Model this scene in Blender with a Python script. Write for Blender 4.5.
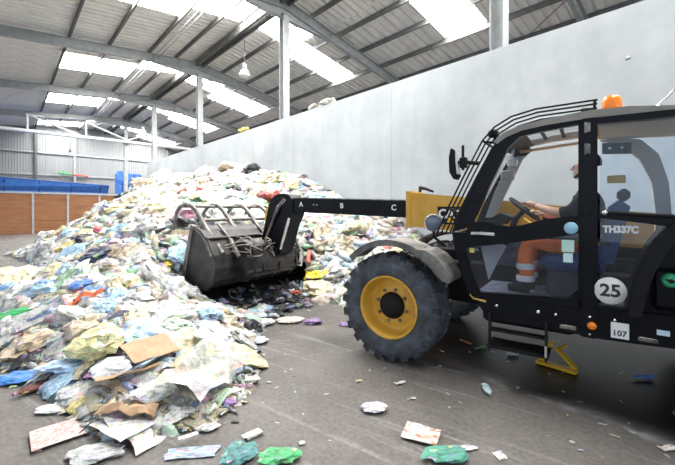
import bpy, bmesh, math, random
import numpy as np
from mathutils import Vector, Matrix, noise as mnoise

random.seed(7)
rng = np.random.default_rng(11)
for o in list(bpy.data.objects):
    bpy.data.objects.remove(o)
scene = bpy.context.scene
COL = scene.collection

# ------------------------------------------------------------------ camera
FPX, HORIZON, CAM_H = 360.0, 210.0, 1.69
cam_d = bpy.data.cameras.new('camera')
cam = bpy.data.objects.new('camera', cam_d)
COL.objects.link(cam)
cam.location = (0, 0, CAM_H)
cam.rotation_euler = (math.pi / 2, 0, 0)
cam_d.sensor_width = 36.0
cam_d.lens = 36.0 * FPX / 675.0
cam_d.shift_y = -(232.5 - HORIZON) / 675.0
cam_d.clip_start, cam_d.clip_end = 0.05, 300
scene.camera = cam

# ------------------------------------------------------------------ world, light, exposure
SKYLIGHT = 20.0
world = bpy.data.worlds.new('daylight')
scene.world = world
world.use_nodes = True
bg = world.node_tree.nodes['Background']
bg.inputs['Color'].default_value = (0.76, 0.88, 1.0, 1)
bg.inputs['Strength'].default_value = 0.75
vs = scene.view_settings
vs.view_transform = 'Standard'
vs.look = 'None'
vs.exposure = 0.85
vs.gamma = 1.0
vs.use_curve_mapping = False

# ------------------------------------------------------------------ directions
W = np.array([-333.5, 360.0]); W /= np.hypot(*W)          # along the hall, away
N = np.array([W[1], -W[0]])                               # across the hall, to the right
HALL_ROT = math.atan2(W[1], W[0])
def hall(s, d, z=0.0):
    p = s * W + d * N
    return Vector((p[0], p[1], z))

# ------------------------------------------------------------------ helpers
def link(o, parent=None):
    COL.objects.link(o)
    if parent is not None:
        o.parent = parent
    return o

def tag(o, label=None, cat=None, group=None, kind=None):
    if label: o['label'] = label
    if cat: o['category'] = cat
    if group: o['group'] = group
    if kind: o['kind'] = kind
    return o

def empty(name, loc=(0, 0, 0), rz=0.0, parent=None):
    o = bpy.data.objects.new(name, None)
    o.empty_display_size = 0.2
    o.location = loc
    o.rotation_euler = (0, 0, rz)
    return link(o, parent)

class MB:
    """collects shapes, then links them as one mesh object"""
    def __init__(self):
        self.v, self.f, self.sm = [], [], []
    def add(self, vs_, fs_, smooth=False):
        k = len(self.v)
        self.v += [tuple(p) for p in vs_]
        self.f += [tuple(i + k for i in q) for q in fs_]
        self.sm += [smooth] * len(fs_)
        return self
    def box(self, x0, x1, y0, y1, z0, z1, M=None, b=0.0):
        if b > 0:
            c = []
            for z, e in ((z0, b), (z0 + b, 0), (z1 - b, 0), (z1, b)):
                c += [(x0 + e + b, y0 + e, z), (x1 - e - b, y0 + e, z), (x1 - e, y0 + e + b, z), (x1 - e, y1 - e - b, z),
                      (x1 - e - b, y1 - e, z), (x0 + e + b, y1 - e, z), (x0 + e, y1 - e - b, z), (x0 + e, y0 + e + b, z)]
            fs_ = [tuple(range(7, -1, -1)), tuple(range(24, 32))]
            for k in range(3):
                for i in range(8):
                    j = (i + 1) % 8
                    fs_.append((k * 8 + i, k * 8 + j, k * 8 + 8 + j, k * 8 + 8 + i))
        else:
            c = [(x0, y0, z0), (x1, y0, z0), (x1, y1, z0), (x0, y1, z0), (x0, y0, z1), (x1, y0, z1), (x1, y1, z1), (x0, y1, z1)]
            fs_ = [(0, 3, 2, 1), (4, 5, 6, 7), (0, 1, 5, 4), (1, 2, 6, 5), (2, 3, 7, 6), (3, 0, 4, 7)]
        if M is not None:
            c = [M @ Vector(p) for p in c]
        return self.add(c, fs_)
    def bar(self, p0, p1, w, h, up=(0, 0, 1), b=0.0):
        p0, p1 = Vector(p0), Vector(p1)
        d = p1 - p0
        L = d.length
        x = d / L
        u = Vector(up)
        if abs(x.dot(u)) > 0.97: u = Vector((0, 1, 0)) if abs(x.y) < .9 else Vector((1, 0, 0))
        y = u.cross(x).normalized()
        z = x.cross(y)
        M = Matrix((x, y, z)).transposed().to_4x4()
        M.translation = p0
        return self.box(0, L, -w / 2, w / 2, -h / 2, h / 2, M, b)
    def tube(self, path, r, n=8, cap=True, smooth=True):
        path = [Vector(p) for p in path]
        rs = r if isinstance(r, (list, tuple)) else [r] * len(path)
        vs_, fs_ = [], []
        prev = None
        for i, p in enumerate(path):
            a = path[max(0, i - 1)]; b = path[min(len(path) - 1, i + 1)]
            t = (b - a).normalized()
            if prev is None:
                u = Vector((0, 0, 1)) if abs(t.z) < .9 else Vector((1, 0, 0))
                x = u.cross(t).normalized()
            else:
                x = (prev - t * prev.dot(t)).normalized()
            prev = x
            y = t.cross(x)
            for k in range(n):
                an = 2 * math.pi * k / n
                vs_.append(p + (x * math.cos(an) + y * math.sin(an)) * rs[i])
        for i in range(len(path) - 1):
            for k in range(n):
                j = (k + 1) % n
                fs_.append((i * n + k, i * n + j, (i + 1) * n + j, (i + 1) * n + k))
        self.add(vs_, fs_, smooth)
        if cap:
            m = len(path) - 1
            self.add(vs_[:n], [tuple(range(n - 1, -1, -1))])
            self.add(vs_[m * n:], [tuple(range(n))])
        return self
    def lathe(self, prof, n=24, axis='z', M=None, smooth=True, close=False):
        """prof: (radius, height) list, revolved about the axis"""
        vs_, fs_ = [], []
        for (r, h) in prof:
            for k in range(n):
                a = 2 * math.pi * k / n
                if axis == 'z': p = Vector((r * math.cos(a), r * math.sin(a), h))
                elif axis == 'y': p = Vector((r * math.cos(a), h, r * math.sin(a)))
                else: p = Vector((h, r * math.cos(a), r * math.sin(a)))
                vs_.append(M @ p if M is not None else p)
        m = len(prof)
        for i in range(m if close else m - 1):
            i2 = (i + 1) % m
            for k in range(n):
                j = (k + 1) % n
                fs_.append((i * n + k, i * n + j, i2 * n + j, i2 * n + k))
        return self.add(vs_, fs_, smooth)
    def prism(self, pts, y0, y1, M=None):
        """pts: (x, z) polygon pushed along y"""
        n = len(pts)
        vs_ = [Vector((x, y0, z)) for x, z in pts] + [Vector((x, y1, z)) for x, z in pts]
        if M is not None: vs_ = [M @ p for p in vs_]
        fs_ = [tuple(range(n)), tuple(range(2 * n - 1, n - 1, -1))]
        for i in range(n):
            j = (i + 1) % n
            fs_.append((i, i + n, j + n, j))
        return self.add(vs_, fs_)
    def strip(self, A, B, y0, y1):
        """band between two (x, z) lines of equal length, pushed along y"""
        n = len(A)
        vs_ = [Vector((x, y0, z)) for x, z in A] + [Vector((x, y0, z)) for x, z in B] + \
              [Vector((x, y1, z)) for x, z in A] + [Vector((x, y1, z)) for x, z in B]
        fs_ = []
        for i in range(n - 1):
            a, b, c, d = i, i + 1, n + i + 1, n + i
            fs_ += [(a, b, c, d), (d + 2 * n, c + 2 * n, b + 2 * n, a + 2 * n), (a, a + 2 * n, b + 2 * n, b), (c, c + 2 * n, d + 2 * n, d)]
        fs_ += [(0, n, 3 * n, 2 * n), (n - 1, 3 * n - 1, 4 * n - 1, 2 * n - 1)]
        return self.add(vs_, fs_)
    def mesh(self, name, mat=None):
        me = bpy.data.meshes.new(name)
        me.from_pydata(self.v, [], self.f)
        me.polygons.foreach_set('use_smooth', self.sm)
        bm = bmesh.new(); bm.from_mesh(me)
        bmesh.ops.recalc_face_normals(bm, faces=bm.faces)
        bm.to_mesh(me); bm.free()
        if mat is not None: me.materials.append(mat)
        return me
    def build(self, name, mat=None, parent=None, loc=None, rz=0.0):
        o = bpy.data.objects.new(name, self.mesh(name, mat))
        if loc is not None:
            o.location = loc
            o.rotation_euler = (0, 0, rz)
        return link(o, parent)

def copy_obj(o, parent=None):
    c = o.copy()
    COL.objects.link(c)
    if parent is not None: c.parent = parent
    return c

# ------------------------------------------------------------------ materials
MATS = {}
def new_mat(name):
    m = bpy.data.materials.new(name)
    m.use_nodes = True
    nt = m.node_tree
    return m, nt, nt.nodes['Principled BSDF'], nt.nodes['Material Output']

def mat(name, col, rough=.6, metal=0.0, var=0.0, scale=6.0, col2=None, bump=0.0, bscale=None, spec=.5, stretch=None, coat=0.0):
    if name in MATS: return MATS[name]
    m, nt, P, out = new_mat(name)
    P.inputs['Base Color'].default_value = (*col, 1)
    P.inputs['Roughness'].default_value = rough
    P.inputs['Metallic'].default_value = metal
    P.inputs['Specular IOR Level'].default_value = spec
    P.inputs['Coat Weight'].default_value = coat
    if var > 0 or col2 is not None or bump > 0:
        tc = nt.nodes.new('ShaderNodeTexCoord')
        mp = nt.nodes.new('ShaderNodeMapping')
        nt.links.new(tc.outputs['Object'], mp.inputs['Vector'])
        if stretch: mp.inputs['Scale'].default_value = stretch
        no = nt.nodes.new('ShaderNodeTexNoise')
        no.inputs['Scale'].default_value = scale
        no.inputs['Detail'].default_value = 6
        no.inputs['Roughness'].default_value = .65
        nt.links.new(mp.outputs['Vector'], no.inputs['Vector'])
        if var > 0 or col2 is not None:
            ra = nt.nodes.new('ShaderNodeValToRGB')
            c2 = col2 if col2 is not None else tuple(min(1, c * (1 + var)) for c in col)
            c1 = col if col2 is not None else tuple(c * (1 - var) for c in col)
            ra.color_ramp.elements[0].position = .36
            ra.color_ramp.elements[1].position = .66
            ra.color_ramp.elements[0].color = (*c1, 1)
            ra.color_ramp.elements[1].color = (*c2, 1)
            nt.links.new(no.outputs['Fac'], ra.inputs['Fac'])
            nt.links.new(ra.outputs['Color'], P.inputs['Base Color'])
        if bump > 0:
            bn = nt.nodes.new('ShaderNodeBump')
            bn.inputs['Strength'].default_value = bump
            bn.inputs['Distance'].default_value = .02
            src = no
            if bscale:
                src = nt.nodes.new('ShaderNodeTexNoise')
                src.inputs['Scale'].default_value = bscale
                src.inputs['Detail'].default_value = 5
                nt.links.new(mp.outputs['Vector'], src.inputs['Vector'])
            nt.links.new(src.outputs['Fac'], bn.inputs['Height'])
            nt.links.new(bn.outputs['Normal'], P.inputs['Normal'])
    MATS[name] = m
    return m

def glass_mat(name, tint=(1, 1, 1), refl=1.0, dirt=0.0):
    m = bpy.data.materials.new(name); m.use_nodes = True
    nt = m.node_tree; nt.nodes.clear()
    out = nt.nodes.new('ShaderNodeOutputMaterial')
    tr = nt.nodes.new('ShaderNodeBsdfTransparent'); tr.inputs['Color'].default_value = (*tint, 1)
    gl = nt.nodes.new('ShaderNodeBsdfGlossy'); gl.inputs['Roughness'].default_value = .03
    fr = nt.nodes.new('ShaderNodeFresnel'); fr.inputs['IOR'].default_value = 1.5
    mu = nt.nodes.new('ShaderNodeMath'); mu.operation = 'MULTIPLY'; mu.inputs[1].default_value = refl
    nt.links.new(fr.outputs['Fac'], mu.inputs[0])
    mx = nt.nodes.new('ShaderNodeMixShader')
    nt.links.new(mu.outputs[0], mx.inputs['Fac'])
    nt.links.new(tr.outputs[0], mx.inputs[1]); nt.links.new(gl.outputs[0], mx.inputs[2])
    last = mx
    if dirt > 0:
        df = nt.nodes.new('ShaderNodeBsdfDiffuse'); df.inputs['Color'].default_value = (.5, .5, .55, 1)
        m2 = nt.nodes.new('ShaderNodeMixShader'); m2.inputs['Fac'].default_value = dirt
        nt.links.new(mx.outputs[0], m2.inputs[1]); nt.links.new(df.outputs[0], m2.inputs[2])
        last = m2
    nt.links.new(last.outputs[0], out.inputs['Surface'])
    MATS[name] = m
    return m

BLACK = mat('black_paint', (.006, .0065, .009), .28, var=.35, scale=5, spec=.14)
BLACKM = mat('black_matt', (.006, .006, .007), .6, var=.3, scale=9, spec=.25)
DUSTY = mat('dusty_black', (.035, .034, .034), .7, col2=(.26, .25, .24), scale=5, bump=.15)
FENDER = mat('dusty_fender', (.06, .058, .056), .65, col2=(.24, .225, .21), scale=4, bump=.1)
YELLOW = mat('yellow_paint', (.62, .33, .03), .42, col2=(.72, .41, .06), scale=4)
RUBBER = mat('tyre_rubber', (.018, .019, .022), .62, col2=(.10, .115, .15), scale=4.5, bump=.25, bscale=40)
STEEL = mat('worn_steel', (.10, .095, .09), .45, .6, col2=(.33, .30, .28), scale=6, bump=.15)
DARKSTEEL = mat('bucket_steel', (.014, .014, .017), .42, .25, col2=(.07, .066, .066), scale=3.5, bump=.15)
CHROME = mat('bright_metal', (.7, .7, .7), .25, .9)
WHITE = mat('white_print', (.82, .82, .82), .5)
GREYPL = mat('grey_plastic', (.32, .33, .34), .5)
BEIGE = mat('beige_trim', (.55, .50, .44), .7)
TAN = mat('tan_trim', (.50, .33, .20), .7)
LAMPG = mat('lamp_glass', (.62, .66, .72), .12, spec=.8)
SEATM = mat('seat_blue', (.035, .07, .20), .8, var=.3, scale=12)
SEATD = mat('seat_dark', (.03, .035, .05), .8)
ORANGE = mat('orange_lens', (.95, .24, .02), .25)
ORANGEC = mat('orange_cloth', (1.0, .22, .06), .75, var=.15, scale=14, bump=.2)
REFLECT = mat('reflective_band', (.72, .72, .72), .35)
SWEATER = mat('black_sweater', (.012, .012, .015), .9, bump=.2, scale=30)
SKIN = mat('skin', (.62, .38, .28), .5)
HAIR = mat('dark_hair', (.015, .012, .010), .6)
GLASS = glass_mat('clear_glass', (.985, .99, .99), .3)
GLASSD = glass_mat('lower_glass', (.93, .95, .99), .9, .012)
GLASSR = glass_mat('rear_glass', (.86, .92, .98), .8, .015)

# ------------------------------------------------------------------ floor
def floor_material():
    m, nt, P, out = new_mat('scuffed_concrete')
    tc = nt.nodes.new('ShaderNodeTexCoord')
    n1 = nt.nodes.new('ShaderNodeTexNoise'); n1.inputs['Scale'].default_value = .9; n1.inputs['Detail'].default_value = 8; n1.inputs['Roughness'].default_value = .7
    nt.links.new(tc.outputs['Object'], n1.inputs['Vector'])
    r1 = nt.nodes.new('ShaderNodeValToRGB')
    r1.color_ramp.elements[0].position = .30; r1.color_ramp.elements[0].color = (.088, .078, .071, 1)
    r1.color_ramp.elements[1].position = .72; r1.color_ramp.elements[1].color = (.185, .168, .153, 1)
    nt.links.new(n1.outputs['Fac'], r1.inputs['Fac'])
    # tyre scuffs running with the machine
    mp = nt.nodes.new('ShaderNodeMapping'); mp.vector_type = 'TEXTURE'
    mp.inputs['Rotation'].default_value = (0, 0, math.radians(145))
    mp.inputs['Scale'].default_value = (2.9, .2, 1)
    nt.links.new(tc.outputs['Object'], mp.inputs['Vector'])
    n2 = nt.nodes.new('ShaderNodeTexNoise'); n2.inputs['Scale'].default_value = 1.6; n2.inputs['Detail'].default_value = 5; n2.inputs['Roughness'].default_value = .6
    nt.links.new(mp.outputs['Vector'], n2.inputs['Vector'])
    r2 = nt.nodes.new('ShaderNodeValToRGB')
    r2.color_ramp.elements[0].position = .56; r2.color_ramp.elements[0].color = (0, 0, 0, 1)
    r2.color_ramp.elements[1].position = .74; r2.color_ramp.elements[1].color = (.7, .7, .7, 1)
    nt.links.new(n2.outputs['Fac'], r2.inputs['Fac'])
    mix = nt.nodes.new('ShaderNodeMixRGB'); mix.inputs['Color2'].default_value = (.36, .35, .34, 1)
    nt.links.new(r2.outputs['Color'], mix.inputs['Fac']); nt.links.new(r1.outputs['Color'], mix.inputs['Color1'])
    # fine grit
    n3 = nt.nodes.new('ShaderNodeTexNoise'); n3.inputs['Scale'].default_value = 28; n3.inputs['Detail'].default_value = 4
    nt.links.new(tc.outputs['Object'], n3.inputs['Vector'])
    r3 = nt.nodes.new('ShaderNodeValToRGB')
    r3.color_ramp.elements[0].position = .3; r3.color_ramp.elements[0].color = (.72, .72, .72, 1)
    r3.color_ramp.elements[1].position = .7; r3.color_ramp.elements[1].color = (1.15, 1.15, 1.15, 1)
    nt.links.new(n3.outputs['Fac'], r3.inputs['Fac'])
    mm = nt.nodes.new('ShaderNodeMixRGB'); mm.blend_type = 'MULTIPLY'; mm.inputs['Fac'].default_value = 1
    nt.links.new(mix.outputs['Color'], mm.inputs['Color1']); nt.links.new(r3.outputs['Color'], mm.inputs['Color2'])
    # oily, wet lane the machine stands on, darkened further to paint in its shadow
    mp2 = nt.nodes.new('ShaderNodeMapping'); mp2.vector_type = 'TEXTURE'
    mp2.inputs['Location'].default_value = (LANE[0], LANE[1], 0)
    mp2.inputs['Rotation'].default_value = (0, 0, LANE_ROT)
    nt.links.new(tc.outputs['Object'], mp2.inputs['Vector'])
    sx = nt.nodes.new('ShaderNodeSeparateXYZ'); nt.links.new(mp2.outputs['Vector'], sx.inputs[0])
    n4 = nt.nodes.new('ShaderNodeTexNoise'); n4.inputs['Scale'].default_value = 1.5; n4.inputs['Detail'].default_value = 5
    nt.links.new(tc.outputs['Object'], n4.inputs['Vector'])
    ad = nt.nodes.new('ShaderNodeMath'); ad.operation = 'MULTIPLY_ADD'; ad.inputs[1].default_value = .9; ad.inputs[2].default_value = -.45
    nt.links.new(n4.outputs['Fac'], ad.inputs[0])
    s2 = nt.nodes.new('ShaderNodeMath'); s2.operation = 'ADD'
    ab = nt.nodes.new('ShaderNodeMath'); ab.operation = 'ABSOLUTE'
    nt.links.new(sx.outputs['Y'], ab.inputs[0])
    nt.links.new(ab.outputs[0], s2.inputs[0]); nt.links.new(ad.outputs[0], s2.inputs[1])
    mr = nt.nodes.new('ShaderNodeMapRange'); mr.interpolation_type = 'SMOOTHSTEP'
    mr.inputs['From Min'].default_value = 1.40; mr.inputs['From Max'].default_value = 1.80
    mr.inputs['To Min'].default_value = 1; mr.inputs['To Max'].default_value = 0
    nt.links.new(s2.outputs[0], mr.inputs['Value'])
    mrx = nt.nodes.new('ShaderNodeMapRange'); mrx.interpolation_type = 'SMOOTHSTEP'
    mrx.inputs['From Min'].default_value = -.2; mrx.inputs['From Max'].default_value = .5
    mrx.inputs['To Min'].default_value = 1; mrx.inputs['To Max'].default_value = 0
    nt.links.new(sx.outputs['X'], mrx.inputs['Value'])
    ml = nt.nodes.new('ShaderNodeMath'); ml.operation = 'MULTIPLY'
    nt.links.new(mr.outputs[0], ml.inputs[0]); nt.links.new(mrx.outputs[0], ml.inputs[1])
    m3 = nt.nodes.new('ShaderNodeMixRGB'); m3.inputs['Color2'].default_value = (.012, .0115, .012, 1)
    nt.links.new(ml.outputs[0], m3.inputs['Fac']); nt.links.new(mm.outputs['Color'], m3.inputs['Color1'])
    # dried tide mark along the edge of the wet lane
    tr_ = nt.nodes.new('ShaderNodeValToRGB'); el = tr_.color_ramp.elements
    el[0].position = .02; el[0].color = (0, 0, 0, 1); el[1].position = .18; el[1].color = (1, 1, 1, 1)
    e3 = el.new(.45); e3.color = (0, 0, 0, 1)
    nt.links.new(ml.outputs[0], tr_.inputs['Fac'])
    n5 = nt.nodes.new('ShaderNodeTexNoise'); n5.inputs['Scale'].default_value = 5; n5.inputs['Detail'].default_value = 6
    nt.links.new(tc.outputs['Object'], n5.inputs['Vector'])
    r5 = nt.nodes.new('ShaderNodeMapRange'); r5.inputs['From Min'].default_value = .4; r5.inputs['From Max'].default_value = .65; r5.inputs['To Max'].default_value = .6
    nt.links.new(n5.outputs['Fac'], r5.inputs['Value'])
    m5 = nt.nodes.new('ShaderNodeMath'); m5.operation = 'MULTIPLY'
    nt.links.new(tr_.outputs['Color'], m5.inputs[0]); nt.links.new(r5.outputs[0], m5.inputs[1])
    m4 = nt.nodes.new('ShaderNodeMixRGB'); m4.inputs['Color2'].default_value = (.36, .38, .42, 1)
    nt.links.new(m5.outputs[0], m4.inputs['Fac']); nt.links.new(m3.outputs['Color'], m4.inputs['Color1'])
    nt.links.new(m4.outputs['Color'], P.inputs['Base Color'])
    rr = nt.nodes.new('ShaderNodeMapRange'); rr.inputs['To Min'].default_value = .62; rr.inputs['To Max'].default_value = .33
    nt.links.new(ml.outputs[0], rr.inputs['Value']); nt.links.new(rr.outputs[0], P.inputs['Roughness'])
    bn = nt.nodes.new('ShaderNodeBump'); bn.inputs['Strength'].default_value = .25; bn.inputs['Distance'].default_value = .01
    nt.links.new(n3.outputs['Fac'], bn.inputs['Height']); nt.links.new(bn.outputs['Normal'], P.inputs['Normal'])
    return m

# machine frame: x forward, y to its left (towards the camera), z up, origin under the front axle
VF = np.array([-math.sin(math.radians(55)), math.cos(math.radians(55))])
VL = np.array([-math.cos(math.radians(55)), -math.sin(math.radians(55))])
VO = np.array([.55, 4.0]) - 1.15 * VL
VROT = math.atan2(VF[1], VF[0])
def veh(x, y, z=0.0):
    p = VO + x * VF + y * VL
    return Vector((p[0], p[1], z))
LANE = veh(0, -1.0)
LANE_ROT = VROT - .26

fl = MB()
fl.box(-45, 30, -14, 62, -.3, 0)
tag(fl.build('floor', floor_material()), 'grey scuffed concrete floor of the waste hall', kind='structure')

# ------------------------------------------------------------------ roof
RIDGE_D, RIDGE_Z = 8.0, 10.15
PITCHES = {-1: .09, 1: .20}
BAY = 8.28
FRAMES = [3.4 + BAY * k for k in range(-2, 6)]
GABLE = 44.55
def roof_z(d): return RIDGE_Z - PITCHES[1 if d > RIDGE_D else -1] * abs(d - RIDGE_D)
SHEET = mat('roof_sheet', (.74, .73, .71), .6, var=.12, scale=1.2, bump=.05)
STEELG = mat('galvanised_steel', (.33, .345, .35), .5, .15, var=.14, scale=3)
STEELD = mat('dark_purlin', (.11, .11, .11), .6, var=.2, scale=4)
m, nt, P, out = new_mat('skylight_panel')
P.inputs['Base Color'].default_value = (.85, .88, .9, 1)
P.inputs['Roughness'].default_value = .5
P.inputs['Emission Color'].default_value = (1, .985, .95, 1)
P.inputs['Emission Strength'].default_value = SKYLIGHT
SKYMAT = m

ceiling = empty('ceiling')
tag(ceiling, 'corrugated metal roof on steel frames with white skylights', kind='structure')
HM = Matrix.Rotation(HALL_ROT, 4, 'Z')         # local x = along the hall, local y = to the left (-d)
def hl(s, d, z):                               # hall point in that rotated frame
    return Vector((s, -d, z))
def hall_obj(mb, name, mtl, parent=None):
    o = mb.build(name, mtl, parent)
    o.rotation_euler = (0, 0, HALL_ROT)
    return o

def corrugated(width, length, ribs, depth=.045):
    """sheet: x = 0..width across the ribs, y = 0..length along them"""
    b = MB()
    p = width / ribs
    xs = []
    for k in range(ribs):
        xs += [(k * p, 0), (k * p + .62 * p, 0), (k * p + .70 * p, depth), (k * p + .92 * p, depth)]
    xs.append((width, 0))
    n = len(xs)
    vs_ = [(x, 0, z) for x, z in xs] + [(x, length, z) for x, z in xs] + [(x, 0, z + .012) for x, z in xs] + [(x, length, z + .012) for x, z in xs]
    fs_ = []
    for i in range(n - 1):
        fs_ += [(i, i + 1, n + i + 1, n + i), (2 * n + i, 3 * n + i, 3 * n + i + 1, 2 * n + i + 1)]
    return b.add(vs_, fs_)

SH_W = BAY / 8
SEG = ((0.0, 2.42), (2.42, 5.78), (5.78, 17.0))              # sheets run in three lengths down each slope
seg_mesh = [corrugated(SH_W, (b_ - a) * 1.02 + .08, 3, .065).mesh('roof_sheet_mesh', SHEET) for a, b_ in SEG]
def place_sheet(me, s, side, off, sx=1.0):
    """side +1 = right slope, -1 = left slope; off = horizontal distance from the ridge"""
    o = bpy.data.objects.new('roof_sheet', me)
    p = PITCHES[side]
    ay = Vector((0, -side, -p)).normalized()
    ax = Vector((-1, 0, 0)) if side > 0 else Vector((1, 0, 0))
    org = Vector((s + (SH_W * sx if side > 0 else 0), -(RIDGE_D + side * off), RIDGE_Z - p * off))
    R = Matrix((ax * sx, ay, ax.cross(ay))).transposed().to_4x4()
    R.translation = org
    o.matrix_world = HM @ R
    link(o, ceiling)
# where each bay's skylights lie, measured from its frame: (side, segment) -> (from, to)
SKY = {-2: {}, -1: {(-1, 1): (2.6, 5.0), (-1, 0): (1.8, 3.8), (1, 0): (1.8, 3.8), (1, 1): (2.6, 4.8)},
       0: {(-1, 1): (3.0, 5.3), (-1, 0): (2.3, 4.2), (1, 0): (2.4, 4.4), (1, 1): (2.9, 4.7)},
       1: {(-1, 1): (1.9, 4.1), (-1, 0): (1.4, 3.15), (1, 0): (.95, 2.95), (1, 1): (1.95, 3.6)},
       2: {(-1, 1): (2.65, 5.3), (-1, 0): (1.8, 3.2), (1, 0): (1.8, 3.8), (1, 1): (2.3, 4.9)},
       3: {(-1, 1): (3.0, 5.7), (-1, 0): (1.3, 3.0), (1, 0): (1.9, 3.9), (1, 1): (2.4, 4.8)},
       4: {(-1, 1): (4.7, 6.8), (-1, 0): (2.2, 3.8), (1, 0): (3.0, 5.0), (1, 1): (4.3, 6.7)}}
for k, f in enumerate(FRAMES):
    if f > GABLE - 1: continue
    end = min(BAY, GABLE - f)
    for side in (-1, 1):
        for q in range(3):
            hole = SKY.get(k - 2, {}).get((side, q))
            spans = ((0, end),) if hole is None else ((0, hole[0]), (hole[1], end))
            for lo, hi in spans:
                cnt = max(1, round((hi - lo) / SH_W))
                w = (hi - lo) / cnt
                for i in range(cnt):
                    place_sheet(seg_mesh[q], f + lo + i * w, side, SEG[q][0], w / SH_W)
            if hole is None: continue
            a, b_ = hole
            cuts = ((.22, 2.34),) if q == 0 else ((2.50, 4.24), (4.34, 5.74))
            for (o0, o1) in cuts:
                mb = MB()
                d0, d1 = RIDGE_D + side * o0, RIDGE_D + side * o1
                vs_ = []
                for dz in (0.0, .02):
                    vs_ += [hl(f + a + .02, d0, roof_z(d0) + dz), hl(f + b_ - .02, d0, roof_z(d0) + dz), hl(f + b_ - .02, d1, roof_z(d1) + dz), hl(f + a + .02, d1, roof_z(d1) + dz)]
                mb.add(vs_, [(0, 1, 2, 3), (7, 6, 5, 4), (0, 4, 5, 1), (1, 5, 6, 2), (2, 6, 7, 3), (3, 7, 4, 0)])
                hall_obj(mb, 'skylight_panel', SKYMAT, ceiling)
            if q == 0:
                mb = MB()
                d0, d1 = RIDGE_D, RIDGE_D + side * .25
                mb.add([hl(f + a, d0, roof_z(d0)), hl(f + b_, d0, roof_z(d0)), hl(f + b_, d1, roof_z(d1)), hl(f + a, d1, roof_z(d1))], [(0, 1, 2, 3)])
                hall_obj(mb, 'ridge_sheet', SHEET, ceiling)

S0, S1 = FRAMES[0], GABLE
for side in (-1, 1):
    for off in ((1.2, 2.53, 4.275, 5.84, 9.2, 10.8, 12.4, 14.0, 15.6) if side < 0 else (1.4, 2.9, 4.34, 5.82, 7.3, 8.8, 10.3, 11.8, 13.3)):
        d = RIDGE_D + side * off
        mb = MB()
        z = roof_z(d) - .115
        mb.bar(hl(S0, d, z), hl(S1, d, z), .07, .20)
        hall_obj(mb, 'purlin', STEELD, ceiling)
mb = MB()
mb.bar(hl(S0, RIDGE_D - .18, RIDGE_Z - .30), hl(S1, RIDGE_D - .18, RIDGE_Z - .30), .09, .34)
mb.bar(hl(S0, RIDGE_D + .18, RIDGE_Z - .30), hl(S1, RIDGE_D + .18, RIDGE_Z - .30), .09, .34)
hall_obj(mb, 'ridge_beam', STEELD, ceiling)
# conduit pipe slung under the left slope
mb = MB()
for dd in (5.62, 5.82):
    mb.tube([hl(S0, dd, roof_z(dd) - .42), hl(S1, dd, roof_z(dd) - .42)], .028, 6)
hall_obj(mb, 'conduit', STEELG, ceiling)

def i_beam(mb, p0, p1, w, h, tf=.025, tw=.02):
    p0, p1 = Vector(p0), Vector(p1)
    up = Vector((0, 0, 1))
    x = (p1 - p0).normalized(); y = up.cross(x).normalized(); z = x.cross(y)
    for c, ww, hh in ((h / 2 - tf / 2, w, tf), (-h / 2 + tf / 2, w, tf), (0, tw, h)):
        mb.bar(p0 + z * c, p1 + z * c, ww, hh)
for f in FRAMES:
    if f > GABLE: continue
    for side in (-1, 1):
        mb = MB()
        zt = .24 + .21
        for (o0, o1) in ((0.0, 16.5),):
            d0, d1 = RIDGE_D + side * o0, RIDGE_D + side * o1
            i_beam(mb, hl(f, d0, roof_z(d0) - zt), hl(f, d1, roof_z(d1) - zt), .20, .42)
        # haunch by the prop: web wedge and sloping flange
        d1 = RIDGE_D + side * 2.4
        za, zb = RIDGE_Z - zt - .21, roof_z(d1) - zt - .21
        mb.add([hl(f - .01, RIDGE_D, za), hl(f - .01, d1, zb), hl(f - .01, RIDGE_D, za - .38),
                hl(f + .01, RIDGE_D, za), hl(f + .01, d1, zb), hl(f + .01, RIDGE_D, za - .38)],
               [(0, 1, 2), (5, 4, 3), (0, 2, 5, 3), (1, 0, 3, 4), (2, 1, 4, 5)])
        mb.bar(hl(f, RIDGE_D, za - .38), hl(f, d1, zb - .01), .20, .025)
        mb.bar(hl(f, d1, zb - .02), hl(f, d1, zb + .42), .22, .03)
        hall_obj(mb, 'rafter', STEELG, ceiling)

nth = ['nearest', 'second', 'third', 'fourth', 'fifth', 'farthest']
ci = 0
for f in FRAMES:
    if f < 0 or f > GABLE: continue
    mb = MB()
    zt = RIDGE_Z - .9
    for c, wx, wy in ((-.14, .022, .28), (.14, .022, .28), (0, .28, .016)):
        mb.box(f + c - wx / 2, f + c + wx / 2, -RIDGE_D - wy / 2, -RIDGE_D + wy / 2, 0, zt)
    mb.box(f - .2, f + .2, -RIDGE_D - .2, -RIDGE_D + .2, 0, .03)
    mb.box(f - .18, f + .18, -RIDGE_D - .18, -RIDGE_D + .18, zt - .03, zt)
    o = hall_obj(mb, 'steel_column', STEELG)
    tag(o, nth[min(ci, 5)] + ' grey steel column rising behind the concrete wall', kind='structure')
    ci += 1

# diagonal wind brace in the nearest right slope
mb = MB()
for (s_, d_, s2_, d2_) in ((3.4, 13.6, 7.2, 16.4), (3.4, 16.4, 5.3, 15.0)):
    mb.tube([hl(s_, d_, roof_z(d_) - .3), hl(s2_, d2_, roof_z(d2_) - .3)], .02, 6)
hall_obj(mb, 'wind_brace', STEELD, ceiling)

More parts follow.
